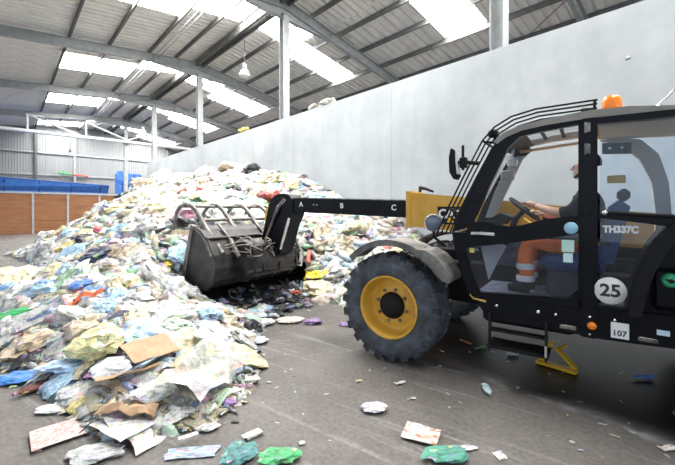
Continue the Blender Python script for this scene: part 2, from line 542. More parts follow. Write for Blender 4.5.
# lattice tie across the far end
STEELL = mat('pale_tube', (.62, .63, .63), .5, var=.1, scale=3)
TS, TZ = 36.1, 7.72
mb = MB(); mb.tube([hl(TS, -6, TZ), hl(TS, 14, TZ)], .14, 8); lat = hall_obj(mb, 'lattice_chord', STEELL, ceiling)
for d in (-4.6, 1.3, 5.0, 10.6):
    mb = MB(); mb.tube([hl(TS, d, TZ), hl(TS, d, TZ + 1.25)], .07, 6); hall_obj(mb, 'lattice_post', STEELL, ceiling)
for (a, b_) in ((1.3, 4.6), (5.0, 8.2), (10.6, 7.9), (-4.6, -1.2)):
    mb = MB(); mb.tube([hl(TS, a, TZ + 1.25), hl(TS, (a + b_) / 2, TZ + .68), hl(TS, b_, TZ + .1)], .08, 6); hall_obj(mb, 'lattice_diagonal', STEELL, ceiling)
for d in (1.3, 5.0):
    mb = MB(); mb.tube([hl(TS, d - .1, TZ + 1.25), hl(TS, d + 1.0, TZ + 1.22)], .07, 6); hall_obj(mb, 'lattice_strut', STEELL, ceiling)

# ------------------------------------------------------------------ gable wall at the far end
CLAD = mat('wall_cladding', (.27, .28, .285), .6, var=.06, scale=1.0)
gable = empty('wall_far'); tag(gable, 'pale grey ribbed metal cladding of the far end wall', kind='structure')
clad_mesh = corrugated(1.2, 1.0, 6, .03).mesh('cladding_mesh', CLAD)
for k in range(30):
    d = -14 + k * 1.2
    h = roof_z(d + .6) + .1
    o = bpy.data.objects.new('cladding_sheet', clad_mesh)
    R = Matrix(((0, 0, -1), (-1, 0, 0), (0, h, 0))).to_4x4()
    R.translation = Vector((GABLE + .05, -d, 0))
    o.matrix_world = HM @ R
    link(o, gable)
for z in (3.2, 5.1, 7.2):
    mb = MB(); mb.bar(hl(GABLE - .08, -14, z), hl(GABLE - .08, 22, z), .08, .16); hall_obj(mb, 'wall_rail', STEELG, gable)
for d in (-8, 2.2, 5.2, 14):
    mb = MB(); mb.box(GABLE - .3, GABLE - .12, -d - .09, -d + .09, 0, roof_z(d) - .3); hall_obj(mb, 'wall_post', STEELG if d != 2.2 else STEELD, gable)

# ------------------------------------------------------------------ concrete push wall on the right
def concrete_material():
    m, nt, P, out = new_mat('cast_concrete')
    tc = nt.nodes.new('ShaderNodeTexCoord')
    n1 = nt.nodes.new('ShaderNodeTexNoise'); n1.inputs['Scale'].default_value = .55; n1.inputs['Detail'].default_value = 9; n1.inputs['Roughness'].default_value = .68
    nt.links.new(tc.outputs['Object'], n1.inputs['Vector'])
    r = nt.nodes.new('ShaderNodeValToRGB')
    r.color_ramp.elements[0].position = .34; r.color_ramp.elements[0].color = (.385, .41, .43, 1)
    r.color_ramp.elements[1].position = .66; r.color_ramp.elements[1].color = (.50, .53, .555, 1)
    nt.links.new(n1.outputs['Fac'], r.inputs['Fac'])
    mp = nt.nodes.new('ShaderNodeMapping'); mp.inputs['Scale'].default_value = (1.6, 1.6, .12)
    nt.links.new(tc.outputs['Object'], mp.inputs['Vector'])
    n2 = nt.nodes.new('ShaderNodeTexNoise'); n2.inputs['Scale'].default_value = 2.2; n2.inputs['Detail'].default_value = 5
    nt.links.new(mp.outputs['Vector'], n2.inputs['Vector'])
    r2 = nt.nodes.new('ShaderNodeValToRGB')
    r2.color_ramp.elements[0].position = .3; r2.color_ramp.elements[0].color = (.94, .94, .94, 1)
    r2.color_ramp.elements[1].position = .6; r2.color_ramp.elements[1].color = (1, 1, 1, 1)
    nt.links.new(n2.outputs['Fac'], r2.inputs['Fac'])
    mm = nt.nodes.new('ShaderNodeMixRGB'); mm.blend_type = 'MULTIPLY'; mm.inputs['Fac'].default_value = 1
    nt.links.new(r.outputs['Color'], mm.inputs['Color1']); nt.links.new(r2.outputs['Color'], mm.inputs['Color2'])
    nt.links.new(mm.outputs['Color'], P.inputs['Base Color'])
    P.inputs['Roughness'].default_value = .75
    n3 = nt.nodes.new('ShaderNodeTexNoise'); n3.inputs['Scale'].default_value = 9; n3.inputs['Detail'].default_value = 6
    nt.links.new(tc.outputs['Object'], n3.inputs['Vector'])
    bn = nt.nodes.new('ShaderNodeBump'); bn.inputs['Strength'].default_value = .12; bn.inputs['Distance'].default_value = .02
    nt.links.new(n3.outputs['Fac'], bn.inputs['Height']); nt.links.new(bn.outputs['Normal'], P.inputs['Normal'])
    return m
CONC = concrete_material()
WALL_D, WALL_H = 7.55, 5.06
wall = empty('wall_right'); tag(wall, 'tall pale cast concrete push wall behind the machine and the heap', kind='structure')
edges = [-11.6] + [6.04 + 4.41 * k for k in range(0, 6)]
edges[-1] = 28.2
for a, b_ in zip(edges[:-1], edges[1:]):
    mb = MB()
    mb.box(a + .003, b_ - .003, -(WALL_D + .22), -WALL_D, 0, WALL_H, b=.006)
    hall_obj(mb, 'wall_panel', CONC, wall)
mb = MB()
for a in edges[1:-1]:
    mb.box(a - .03, a + .03, -(WALL_D + .2), -(WALL_D + .008), 0, WALL_H - .03)
hall_obj(mb, 'joint_filler', mat('joint', (.42, .44, .455), .8), wall)
for (s_, z_) in ((1.1, 4.2),):
    mb = MB(); mb.lathe([(.0, 0), (.035, 0), (.032, .012), (.015, .02), (0, .02)], 12, 'y', Matrix.Translation((s_, -WALL_D, z_)))
    hall_obj(mb, 'formwork_plug', CONC, wall)

# ------------------------------------------------------------------ rusty push wall with posts, left back
RUST = mat('rusty_board', (.21, .085, .034), .75, col2=(.31, .14, .06), scale=2.2, bump=.1, stretch=(1, .35, 2.5))
PWL = empty('push_wall', hall(32.9, -.2), HALL_ROT)
tag(PWL, 'long low partition of rust-brown boards between pale steel posts', 'partition')
PW_H = 2.92
for k in range(-4, 6):
    y0, y1 = -(k * 1.96 - .28), -((k + 1) * 1.96 - .28)
    for j in range(3):
        mb = MB(); mb.box(-.04 + .012 * ((j + k) % 2), .05, y1 + .06, y0 - .06, .04 + j * .93, .04 + (j + 1) * .93 - .012, b=.008)
        mb.build('board', RUST, PWL)
    mb = MB(); mb.box(-.09, .09, y0 - .065, y0 + .065, 0, PW_H)
    mb.build('post', STEELG, PWL)
mb = MB(); mb.box(-.11, .11, -11.6, 7.6, PW_H - .08, PW_H + .03); mb.build('cap_rail', STEELG, PWL)

# ------------------------------------------------------------------ blue conveyor behind it
BLUE = mat('blue_paint', (.04, .16, .55), .45, col2=(.08, .24, .66), scale=2)
BLUED = mat('blue_dark', (.015, .06, .25), .5)
cv = empty('hopper_conveyor', hall(37.0, 0, .0), HALL_ROT)
tag(cv, 'long blue steel feed conveyor trough behind the rust-brown partition', 'conveyor')
mb = MB(); mb.box(-.6, .6, -6.6, 7, 2.2, 3.2); mb.build('trough', BLUE, cv)
for sgn, nm in ((-1, 'side_board'), (1, 'side_board')):
    mb = MB()
    mb.add([(sgn * .6, -6.6, 3.2), (sgn * .6, 7, 3.2), (sgn * 1.1, 7, 4.35), (sgn * 1.1, -6.6, 3.72),
            (sgn * .64, -6.6, 3.2), (sgn * .64, 7, 3.2), (sgn * 1.14, 7, 4.35), (sgn * 1.14, -6.6, 3.72)],
           [(0, 1, 2, 3), (7, 6, 5, 4), (0, 4, 5, 1), (1, 5, 6, 2), (2, 6, 7, 3), (3, 7, 4, 0)])
    mb.build(nm, BLUE, cv)
for y in (-6, -4, -2, 0, 2, 4, 6):
    mb = MB(); mb.bar((-.66, y, 2.2), (-.66, y, 3.2), .08, .1); mb.bar((-.66, y, 3.2), (-1.13, y, 3.98 + .045 * y), .08, .06); mb.build('rib', BLUED, cv)
for y in (-5, -1, 3, 6.4):
    mb = MB(); mb.box(-.5, -.35, y - .08, y + .08, 0, 2.2); mb.build('leg', BLUED, cv)
mb = MB(); mb.tube([(-1.12, -6.6, 3.76), (-1.12, 7, 4.39)], .05, 6); mb.build('rim_rail', BLUED, cv)
TRASHY = mat('belt_waste', (.4, .38, .33), .8, var=.4, scale=6)
tw = empty('baler_hopper', hall(38.6, 8.7), HALL_ROT)
tag(tw, 'blue steel baler hopper with ribbed sides by the end of the concrete wall', 'baler')
mb = MB(); mb.box(-.8, .8, -.9, 1.0, 0, 3.0); mb.build('base', BLUED, tw)
mb = MB(); mb.box(-.8, .8, -.9, 1.0, 3.0, 5.1, b=.04); mb.build('body', BLUE, tw)
mb = MB(); mb.prism([(-.95, 4.4), (-.8, 4.0), (-.8, 5.25), (-.95, 5.25)], .2, 1.15); mb.build('flare', BLUE, tw)
for y in (-.8, -.3, .2, .7):
    mb = MB(); mb.box(-.88, -.8, y - .05, y + .05, 3.0, 5.0); mb.build('rib', BLUED, tw)
mb = MB(); mb.box(-.5, .3, -1.7, -.9, 3.6, 4.55, b=.05); mb.build('motor_box', BLUED, tw)
mb = MB(); mb.tube([(-.2, -1.3, 4.55), (-.2, -1.3, 4.8)], .2, 10); mb.build('motor', BLUE, tw)
# rubbish lying on the trough edge
for i, (y, c, l) in enumerate(((6.3, (.035, .05, .10), 'dark blue bundle on the conveyor edge near the picture edge'), (4.1, (.42, .36, .26), 'tan sack on the conveyor edge above the partition'))):
    mb = MB()
    for q in range(4):
        mb.lathe([(0, -.22), (.2, -.18), (.3, 0), (.2, .16), (0, .2)], 9, 'z', Matrix.Translation((random.uniform(-.1, .1), y - .6 + q * .38, 4.50 + .04 * i - .046 * (6.3 - y))) @ Matrix.Rotation(q, 4, 'X'))
    o = mb.build('sack', mat('sack_%d' % i, c, .8, var=.3, scale=8), None, hall(35.95, 0), HALL_ROT)
    tag(o, l, 'sack')
# green and red pipe on the far wall
PG, PR = mat('green_pipe', (.05, .35, .12), .5), mat('red_pipe', (.5, .06, .04), .5)
pp = empty('wall_pipe', hall(GABLE - .3, 0), HALL_ROT); tag(pp, 'short horizontal pipe, half green half red, on the far wall post', 'pipe')
mb = MB(); mb.tube([(0, -3.9, 5.35), (0, -5.0, 5.2)], .08, 8); mb.tube([(0, -4.3, 5.15), (0, -4.3, 5.5)], .07, 8); mb.build('green_section', PG, pp)
mb = MB(); mb.tube([(0, -5.0, 5.2), (0, -6.3, 5.1)], .07, 8); mb.build('red_section', PR, pp)

# ------------------------------------------------------------------ pendant lamps
def lamp(loc, drop, label, s=1.0):
    r = empty('pendant_lamp', loc); tag(r, label, 'lamp', 'high-bay lamps')
    mb = MB(); mb.tube([(0, 0, 0), (0, 0, drop)], .015, 5); mb.build('cord', STEELD, r)
    mb = MB(); mb.lathe([(.0, 0), (.09 * s, 0), (.11 * s, -.12 * s), (.10 * s, -.2 * s), (0, -.2 * s)], 12); mb.build('ballast', GREYPL, r)
    mb = MB(); mb.lathe([(.08 * s, -.2 * s), (.17 * s, -.33 * s), (.24 * s, -.52 * s), (.23 * s, -.52 * s), (.15 * s, -.33 * s), (.07 * s, -.21 * s)], 14); mb.build('shade', WHITE, r)
    mb = MB(); mb.lathe([(0, -.24 * s), (.06 * s, -.3 * s), (.09 * s, -.42 * s), (.06 * s, -.5 * s), (0, -.52 * s)], 10); mb.build('bulb', LAMPG, r)
lamp(hall(15.6, 8.4, 8.65), 1.1, 'white bell lamp on a long cord between the second and third columns', 1.15)
lamp(hall(33.0, 8.5, 8.6), 1.2, 'small bell lamp hanging near the fourth column', 1.0)
lamp(hall(38.3, 4.2, 6.9), .8, 'bell lamp hung from the lattice tie at the far end', 1.1)

# ------------------------------------------------------------------ telehandler
TH = empty('telehandler', veh(0, 0), VROT)
tag(TH, 'black and yellow telehandler with grapple bucket parked before the concrete wall', 'telehandler')

def text_mesh(body, size, mtl, name, parent, M, bold=0.0, extrude=.002):
    cu = bpy.data.curves.new(name, 'FONT')
    cu.body = body; cu.size = size; cu.align_x = 'CENTER'; cu.align_y = 'CENTER'; cu.extrude = extrude; cu.offset = bold
    cu.resolution_u = 3
    t = bpy.data.objects.new(name + '_src', cu)
    COL.objects.link(t)
    dg = bpy.context.evaluated_depsgraph_get()
    me = bpy.data.meshes.new_from_object(t.evaluated_get(dg))
    bpy.data.objects.remove(t)
    me.materials.clear(); me.materials.append(mtl)
    o = bpy.data.objects.new(name, me)
    o.matrix_local = M
    return link(o, parent)

def side_text(body, size, mtl, parent, x, y, z, bold=0.0, sx=1.0, slope=0.0):
    # reads from the machine's left side: text x runs to -x (rearwards), up is z
    R = Matrix(((-1, 0, 0), (0, 0, 1), (0, 1, 0))).to_4x4()
    M = Matrix.Translation((x, y, z)) @ Matrix.Rotation(slope, 4, 'Y') @ R @ Matrix.Diagonal((sx, 1, 1, 1))
    return text_mesh(body, size, mtl, 'lettering', parent, M, bold)

# ---- wheels
def wheel(x, yc, outer):
    """outer = +1 when the outside faces +y"""
    w = empty('wheel', (x, yc, .605), 0, TH)
    mb = MB()
    prof = [(.345, -.19), (.40, -.205), (.50, -.215), (.555, -.20), (.582, -.15), (.588, 0), (.582, .15), (.555, .20), (.50, .215), (.40, .205), (.345, .19)]
    mb.lathe(prof, 56, 'y')
    mb.lathe([(.345, -.19), (.345, .19)], 56, 'y')
    mb.build('tyre', RUBBER, w)
    # tread lugs, staggered left and right
    lug = MB()
    lug.add([(-.045, .02, .56), (.045, .02, .56), (.095, .215, .50), (.0, .222, .50), (-.035, .03, .608), (.035, .03, .608), (.09, .208, .592), (.005, .208, .592)],
            [(0, 1, 5, 4), (1, 2, 6, 5), (2, 3, 7, 6), (3, 0, 4, 7), (4, 5, 6, 7), (3, 2, 1, 0)])
    lm = lug.mesh('lug_mesh', RUBBER)
    lug2 = MB()
    lug2.add([(a, -b, c) for a, b, c in lug.v], [(0, 1, 5, 4), (1, 2, 6, 5), (2, 3, 7, 6), (3, 0, 4, 7), (4, 5, 6, 7), (3, 2, 1, 0)])
    lm2 = lug2.mesh('lug_mesh', RUBBER)
    n = 22
    for k in range(n):
        for me, off in ((lm, 0), (lm2, .5)):
            o = bpy.data.objects.new('lug', me)
            o.rotation_euler = (0, 2 * math.pi * (k + off) / n, 0)
            link(o, w)
    s = outer
    mb = MB()
    mb.lathe([(.350, .17 * s), (.352, .205 * s), (.335, .21 * s), (.325, .18 * s), (.315, .13 * s), (.285, .05 * s), (.27, .035 * s),
              (.25, .035 * s), (.215, .07 * s), (.16, .075 * s), (.15, .075 * s)], 48, 'y')
    mb.lathe([(.350, .17 * s), (.345, -.19 * s), (.25, .035 * s)], 48, 'y')
    mb.build('rim', YELLOW, w)
    mb = MB()
    mb.lathe([(.152, .06 * s), (.15, .10 * s), (.125, .135 * s), (.05, .15 * s), (0, .15 * s)], 28, 'y')
    mb.build('hub', BLACKM, w)
    for k in range(8):
        a = 2 * math.pi * (k + .3) / 8
        mb = MB()
        mb.lathe([(.019, .06 * s), (.019, .098 * s), (.012, .104 * s), (0, .104 * s)], 6, 'y', Matrix.Translation((.185 * math.cos(a), 0, .185 * math.sin(a))))
        mb.build('wheel_nut', STEEL, w)
    mb = MB(); mb.tube([(-.31, .12 * s, -.05), (-.29, .17 * s, -.05)], .008, 6); mb.build('valve', CHROME, w)
    return w
wheel(0, .94, 1)
wheel(0, -.94, -1)
wheel(-3.05, .90, 1)
wheel(-3.05, -.94, -1)

# ---- chassis
ch = empty('chassis', (0, 0, 0), 0, TH)
mb = MB(); mb.box(-3.7, .45, -.42, -.22, .55, 1.15, b=.02); mb.box(-3.7, .45, .02, .2, .55, 1.05, b=.02); mb.build('frame_rail', BLACKM, ch)
mb = MB(); mb.box(-.35, .5, -.45, .25, .5, 1.0, b=.03); mb.build('front_frame', BLACKM, ch)
mb = MB(); mb.tube([(0, -.75, .605), (0, -.3, .605), (0, 0, .605), (0, .3, .605), (0, .75, .605)], [.10, .13, .19, .13, .10], 14); mb.build('front_axle', BLACKM, ch)
mb = MB(); mb.tube([(-3.05, -.75, .605), (-3.05, -.3, .605), (-3.05, 0, .605), (-3.05, .3, .605), (-3.05, .72, .605)], [.10, .13, .19, .13, .10], 14); mb.build('rear_axle', BLACKM, ch)
mb = MB(); mb.box(-3.3, -1.0, -1.1, -.45, .55, 1.35, b=.05); mb.build('engine_cover', BLACK, ch)
mb = MB(); mb.box(-1.0, -.6, -.9, -.45, .6, 1.0, b=.04); mb.build('hydraulic_tank', BLACKM, ch)
# side sill under the cab
mb = MB(); mb.strip([(-.90, .83), (-1.05, .845), (-1.9, .85), (-2.15, .86)], [(-1.02, .66), (-1.08, .645), (-1.9, .625), (-2.15, .64)], .55, 1.05)
mb.build('side_sill', BLACK, ch)
mb = MB(); mb.strip([(-1.78, .86), (-2.12, .88), (-2.60, .90)], [(-1.78, .625), (-2.12, .635), (-2.60, .66)], 1.0, 1.08)
mb.build('sill_panel', BLACK, ch)
mb = MB(); mb.box(-1.75, -.95, .1, .9, .56, .85, b=.03); mb.build('fuel_tank', BLACKM, ch)
for px_, z_, r_ in ((-1.115, .775, .016), (-1.465, .772, .017), (-1.60, .77, .014), (-1.845, .80, .012), (-2.01, .80, .012), (-1.845, .655, .010)):
    mb = MB(); mb.lathe([(0, .012), (r_ * .7, .012), (r_, 0)], 10, 'y', Matrix.Translation((px_, 1.052 if px_ > -1.78 else 1.082, z_))); mb.build('bolt', CHROME, ch)
mb = MB(); mb.lathe([(0, .016), (.026, .016), (.033, 0)], 18, 'y', Matrix.Translation((-1.86, 1.08, .727))); mb.build('side_reflector', ORANGE, ch)
pl = MB(); pl.box(-2.10, -1.985, 1.08, 1.086, .66, .785); plate = pl.build('number_plate', WHITE, ch)
side_text('107', .062, mat('dark_print', (.03, .03, .03), .6), ch, -2.04, 1.0875, .70, .0012)
mb = MB(); mb.box(-2.34, -2.265, 1.08, 1.085, .735, .775); mb.build('small_sticker', mat('pale_sticker', (.55, .68, .8), .5), ch)
for x0 in (-1.69, -2.215):
    mb = MB(); mb.box(x0 - .06, x0 + .06, 1.055, 1.088, .665, .70, b=.006); mb.box(x0 - .035, x0 + .035, 1.085, 1.093, .672, .684); mb.build('sill_catch', STEEL, ch)
mb = MB(); mb.tube([(-.86, 1.0, .84), (-.90, 1.04, .815), (-1.02, 1.05, .80)], .013, 6); mb.build('brass_edge', mat('brass_edge', (.55, .36, .10), .4, .4), ch)
# entry step
st = empty('entry_step', (0, 0, 0), 0, TH)
for x_ in (-1.06, -1.53):
    mb = MB(); mb.bar((x_, 1.06, .70), (x_, 1.10, .36), .05, .02, (1, 0, 0)); mb.build('hanger', BLACKM, st)
mb = MB(); mb.box(-1.55, -1.04, .86, 1.12, .385, .41); mb.build('tread', BLACKM, st)
mb = MB(); mb.box(-1.54, -1.05, 1.0, 1.08, .535, .555); mb.build('upper_tread', BLACKM, st)
mb = MB(); mb.tube([(-1.53, 1.12, .40), (-1.53, 1.12, .50)], .012, 6); mb.build('edge_stud', CHROME, st)

# ---- front fenders
def fender(sgn):
    fd = empty('front_fender', (0, 0, 0), 0, TH)
    y0, y1 = (.76, 1.16) if sgn > 0 else (-1.16, -.76)
    A, B = [], []
    for k in range(17):
        a = math.radians(45 + k * (122 - 45) / 16)
        A.append((.735 * math.cos(a) - .02, .605 + .755 * math.sin(a)))
        B.append((.705 * math.cos(a) - .02, .605 + .725 * math.sin(a)))
    mb = MB(); mb.strip(A, B, y0, y1); mb.build('arch', FENDER, fd)
    yl = y1 - .03 if sgn > 0 else y0
    mb = MB()
    C = [(x * .94 - .00, .605 + (z - .605) * .95) for x, z in B]
    mb.strip(B, C, yl, yl + .03); mb.build('lip', FENDER, fd)
    # rounded mud flap hanging behind the arch
    up = [(-.36, 1.275), (-.45, 1.27), (-.55, 1.22), (-.64, 1.13), (-.70, 1.02), (-.705, .97)]
    lo = [(-.37, 1.21), (-.42, 1.17), (-.49, 1.11), (-.56, 1.03), (-.63, .97), (-.69, .955)]
    mb = MB(); mb.strip(up, lo, y0 + .02, y1 + .01); mb.build('mud_flap', FENDER, fd)
    mb = MB(); mb.bar((-.35, (y0 + y1) / 2, 1.27), (-.5, .5 * sgn, 1.05), .06, .02); mb.bar((-.3, .3 * sgn, 1.0), (-.5, .6 * sgn, 1.08), .05, .05); mb.build('bracket', BLACKM, fd)
fender(1); fender(-1)

# ---- front work lamp beside the boom
wl = empty('work_lamp', (-.44, .90, 1.55), 0, TH)
mb = MB(); mb.lathe([(0, -.06), (.06, -.055), (.085, -.02), (.09, .02), (.082, .035)], 18, 'x', Matrix.Rotation(math.radians(112), 4, 'Z')); mb.build('housing', GREYPL, wl)
mb = MB(); mb.lathe([(0, .045), (.05, .042), (.082, .03)], 18, 'x', Matrix.Rotation(math.radians(112), 4, 'Z')); mb.build('lens', mat('lamp_lens_dark', (.12, .15, .22), .12, spec=.8), wl)
mb = MB(); mb.tube([(0, 0, -.08), (.0, -.02, -.16), (-.1, -.1, -.26)], .015, 6); mb.build('stalk', BLACKM, wl)
mb = MB(); mb.lathe([(.092, -.02), (.10, 0), (.092, .03)], 18, 'x', Matrix.Rotation(math.radians(112), 4, 'Z')); mb.build('bezel', CHROME, wl)

# ---- boom
bo = empty('boom', (0, 0, 0), 0, TH)
YB0, YB1 = -.34, -.02
mb = MB(); mb.prism([(.275, 1.945), (.275, 1.46), (-1.6, 1.33), (-3.5, 1.25), (-3.5, 1.55), (-1.6, 1.735)], YB0 - .04, YB1 + .02); mb.build('outer_section', YELLOW, bo)
mb = MB(); mb.prism([(.285, 1.96), (.285, 1.445), (.22, 1.44), (.22, 1.955)], YB0 - .06, YB1 + .035); mb.build('front_collar', YELLOW, bo)
mb = MB(); mb.prism([(2.62, 1.905), (2.62, 1.665), (-.5, 1.55), (-.5, 1.79)], YB0 + .03, YB1 - .02); mb.build('inner_section', BLACK, bo)
# lighter top edge strip of the inner section
mb = MB(); mb.prism([(2.45, 1.915), (2.45, 1.895), (.29, 1.815), (.29, 1.835)], YB0 + .05, YB1 - .03); mb.build('wear_strip', STEEL, bo)
mb = MB(); mb.tube([(.12, -.1, 1.95), (.10, -.06, 2.0), (.02, -.04, 1.985), (-.10, -.03, 1.94)], [.02, .03, .02, .015], 8); mb.build('hose_bracket', BLACKM, bo)
for t_, x_ in (('A', 2.28), ('B', 1.42), ('C', .50)):
    side_text(t_, .115, WHITE, bo, x_, YB1 - .017, 1.565 + .12 + .0369 * (x_ + .5) * 1.0 - .0, .003, slope=math.atan(-.0369) * -1)
for x_ in (2.0, 1.93):
    mb = MB(); mb.lathe([(0, .012), (.014, .012), (.018, 0)], 8, 'y', Matrix.Translation((x_, YB1 - .02, 1.565 + .12 + .0369 * (x_ + .5)))); mb.build('bolt', STEEL, bo)
# maker's badge on the outer section
bd = MB(); bd.box(-.51, -.17, YB1 + .02, YB1 + .026, 1.50, 1.735); bd.build('badge', BLACKM, bo)
side_text('CAT', .165, WHITE, bo, -.335, YB1 + .028, 1.635, .006, sx=.95)
mb = MB(); mb.prism([(-.335, 1.60), (-.40, 1.525), (-.27, 1.525)], YB1 + .027, YB1 + .031); mb.build('badge_triangle', mat('badge_yellow', (.85, .5, .02), .5), bo)
# goose-neck head
mb = MB(); mb.prism([(2.78, 1.985), (2.92, 1.95), (3.06, 1.80), (3.14, 1.50), (3.22, 1.20), (3.36, .90), (3.30, .80), (2.90, .84), (2.76, .90), (2.70, 1.05), (2.58, 1.40), (2.46, 1.62), (2.46, 1.86), (2.55, 1.96), (2.68, 1.99)], YB0, YB1); mb.build('boom_head', BLACK, bo)
mb = MB(); mb.prism([(3.11, 1.74), (3.06, 1.76), (3.14, 1.48), (3.18, 1.48)], YB0 + .05, YB1 + .004); mb.build('yellow_sticker', mat('badge_yellow2', (.8, .5, .04), .5), bo)
mb = MB(); mb.tube([(2.62, .02, 1.88), (2.78, .02, 1.74), (2.88, .02, 1.55)], .03, 8); mb.tube([(2.88, .02, 1.55), (3.08, .02, 1.18), (3.16, .02, .98)], .022, 8); mb.build('crowd_cylinder', STEEL, bo)
mb = MB(); mb.tube([(2.63, .0, 1.87), (2.80, .0, 1.73)], .04, 10); mb.build('cylinder_head', CHROME, bo)
for (x_, z_, r_) in ((2.74, 1.86, .07), (3.16, .95, .075), (2.84, .95, .05)):
    mb = MB(); mb.tube([(x_, YB0 - .05, z_), (x_, YB1 + .05, z_)], r_, 14); mb.build('pivot_pin', BLACKM, bo)
mb = MB(); mb.bar((2.52, .0, 1.55), (2.74, .0, .98), .02, .05, (0, 1, 0)); mb.build('polished_rod', CHROME, bo)

# ---- grapple bucket
bk = empty('grapple_bucket', (0, 0, 0), 0, TH)
BY0, BY1 = -1.15, 1.0
back = [(3.92, 1.40), (3.70, 1.32), (3.48, 1.15), (3.34, .92), (3.30, .70), (3.36, .48), (3.52, .34), (3.85, .30), (4.30, .30)]
inn = [(3.92, 1.37), (3.71, 1.29), (3.505, 1.13), (3.37, .91), (3.335, .70), (3.39, .50), (3.535, .37), (3.855, .33), (4.30, .32)]
mb = MB(); mb.strip(back, inn, BY0 + .02, BY1 - .02); mb.build('bucket_shell', DARKSTEEL, bk)
for y_ in (BY0, BY1 - .03):
    mb = MB(); mb.prism([(3.93, 1.42), (3.68, 1.34), (3.46, 1.17), (3.31, .93), (3.27, .69), (3.33, .46), (3.50, .31), (3.85, .27), (4.28, .28), (4.18, .55), (4.07, .95)], y_, y_ + .03); mb.build('side_plate', DARKSTEEL, bk)
    sp = MB(); sp.strip([(4.29, .27), (4.20, .55), (4.09, .95), (3.94, 1.43)], [(4.20, .28), (4.11, .55), (4.0, .95), (3.86, 1.40)], y_ - .012, y_ + .045); sp.build('side_cutter', STEEL, bk)
    sp = MB(); sp.strip([(3.90, 1.40), (3.68, 1.31), (3.47, 1.14), (3.34, .92)], [(3.86, 1.36), (3.68, 1.26), (3.50, 1.10), (3.39, .90)], y_ - .01, y_ + .04); sp.build('edge_band', STEEL, bk)
mb = MB(); mb.box(4.26, 4.42, BY0, BY1, .285, .315); mb.build('cutting_edge', STEEL, bk)
mb = MB(); mb.tube([(3.50, BY0, 1.20), (3.50, BY1, 1.20)], .03, 10); mb.build('hinge_tube', DARKSTEEL, bk)
mb = MB(); mb.prism([(3.36, 1.12), (3.30, 1.16), (2.95, 1.06), (2.86, .80), (2.95, .52), (3.34, .48)], -.55, .45); mb.build('quick_hitch', DARKSTEEL, bk)
for y_ in (-.6, .25, .45, -.15):
    mb = MB(); mb.prism([(3.42, 1.22), (3.28, 1.20), (2.90, 1.0), (2.86, .62), (3.1, .42), (3.36, .42), (3.30, .7)], y_ - .02, y_ + .02); mb.build('rib', DARKSTEEL, bk)
for z_ in (.62, .88):
    mb = MB(); mb.tube([(2.93, -.75, z_), (2.93, .62, z_)], .035, 8); mb.build('cross_pin', DARKSTEEL, bk)
for y_ in (.80, .12, -.50, -1.02):
    bx = .0 if y_ > .5 else .10
    path = [(3.33, y_, .93), (3.56 + bx * .3, y_, 1.14), (3.80 + bx, y_, 1.36), (3.98 + bx, y_, 1.56), (4.10 + bx, y_, 1.68), (4.26 + bx, y_, 1.775), (4.42 + bx, y_, 1.795), (4.60 + bx, y_, 1.76), (4.74 + bx, y_, 1.64), (4.80 + bx, y_, 1.48), (4.82 + bx, y_, 1.3)]
    mb = MB(); mb.tube(path, [.05, .05, .05, .045, .045, .042, .042, .04, .036, .03, .02], 10); mb.build('tine', STEEL, bk)
for x_, z_ in ((4.42, 1.76), (4.02, 1.50)):
    mb = MB(); mb.tube([(x_ + .05, -1.05, z_), (x_, .85, z_)], .03, 8); mb.build('tine_crossbar', STEEL, bk)
for y_ in (.55, -.35):
    mb = MB(); mb.tube([(3.20, y_, .86), (3.45, y_, 1.16)], .045, 8); mb.tube([(3.45, y_, 1.16), (3.80, y_, 1.44)], .025, 8); mb.build('grab_cylinder', STEEL, bk)
random.seed(3)
for k in range(8):
    y0_, y1_ = random.uniform(.2, .78), random.uniform(-.55, .1)
    p = [Vector((3.32, y0_, 1.05 + random.uniform(-.1, .12)))]
    for q in range(5):
        p.append(Vector((3.18 - random.uniform(0, .34), y0_ + (y1_ - y0_) * (q + 1) / 6 + random.uniform(-.1, .1), 1.10 + random.uniform(-.24, .12))))
    p.append(Vector((2.85, y1_, .95 + random.uniform(-.1, .2))))
    sm = []
    for i in range(len(p) - 1):
        for t in (0, .33, .66):
            a = p[max(0, i - 1)]; b_ = p[i]; c = p[i + 1]; d = p[min(len(p) - 1, i + 2)]
            sm.append(.5 * ((2 * b_) + (c - a) * t + (2 * a - 5 * b_ + 4 * c - d) * t * t + (3 * b_ - a - 3 * c + d) * t ** 3))
    sm.append(p[-1])
    mb = MB(); mb.tube(sm, .010, 6); mb.build('hydraulic_hose', mat('pale_hose', (.34, .29, .25), .6, var=.5, scale=9), bk)

# ---- cab
cb = empty('cab', (0, 0, 0), 0, TH)
CY = 1.05
YF = .12
# door frame with the forward pillar line
dr = MB()
P_out = [(-1.233, 2.43), (-1.119, 2.36), (-1.04, 2.22), (-.964, 2.082), (-.79, 1.74), (-.69, 1.465)]
P_in = [(-1.317, 2.37), (-1.216, 2.275), (-1.15, 2.13), (-1.085, 1.99), (-.955, 1.70), (-.87, 1.52)]
dr.strip(P_out, P_in, CY - .05, CY)
dr.strip([(-1.233, 2.43), (-1.5, 2.455), (-1.80, 2.47)], [(-1.317, 2.37), (-1.5, 2.395), (-1.80, 2.42)], CY - .05, CY)
dr.strip([(-.86, 1.575), (-1.038, 1.575), (-1.13, 1.545), (-1.224, 1.535), (-1.33, 1.55), (-1.518, 1.61), (-1.80, 1.65)],
         [(-.80, 1.305), (-.95, 1.335), (-1.05, 1.35), (-1.155, 1.367), (-1.3, 1.394), (-1.55, 1.44), (-1.80, 1.495)], CY - .06, CY + .012)
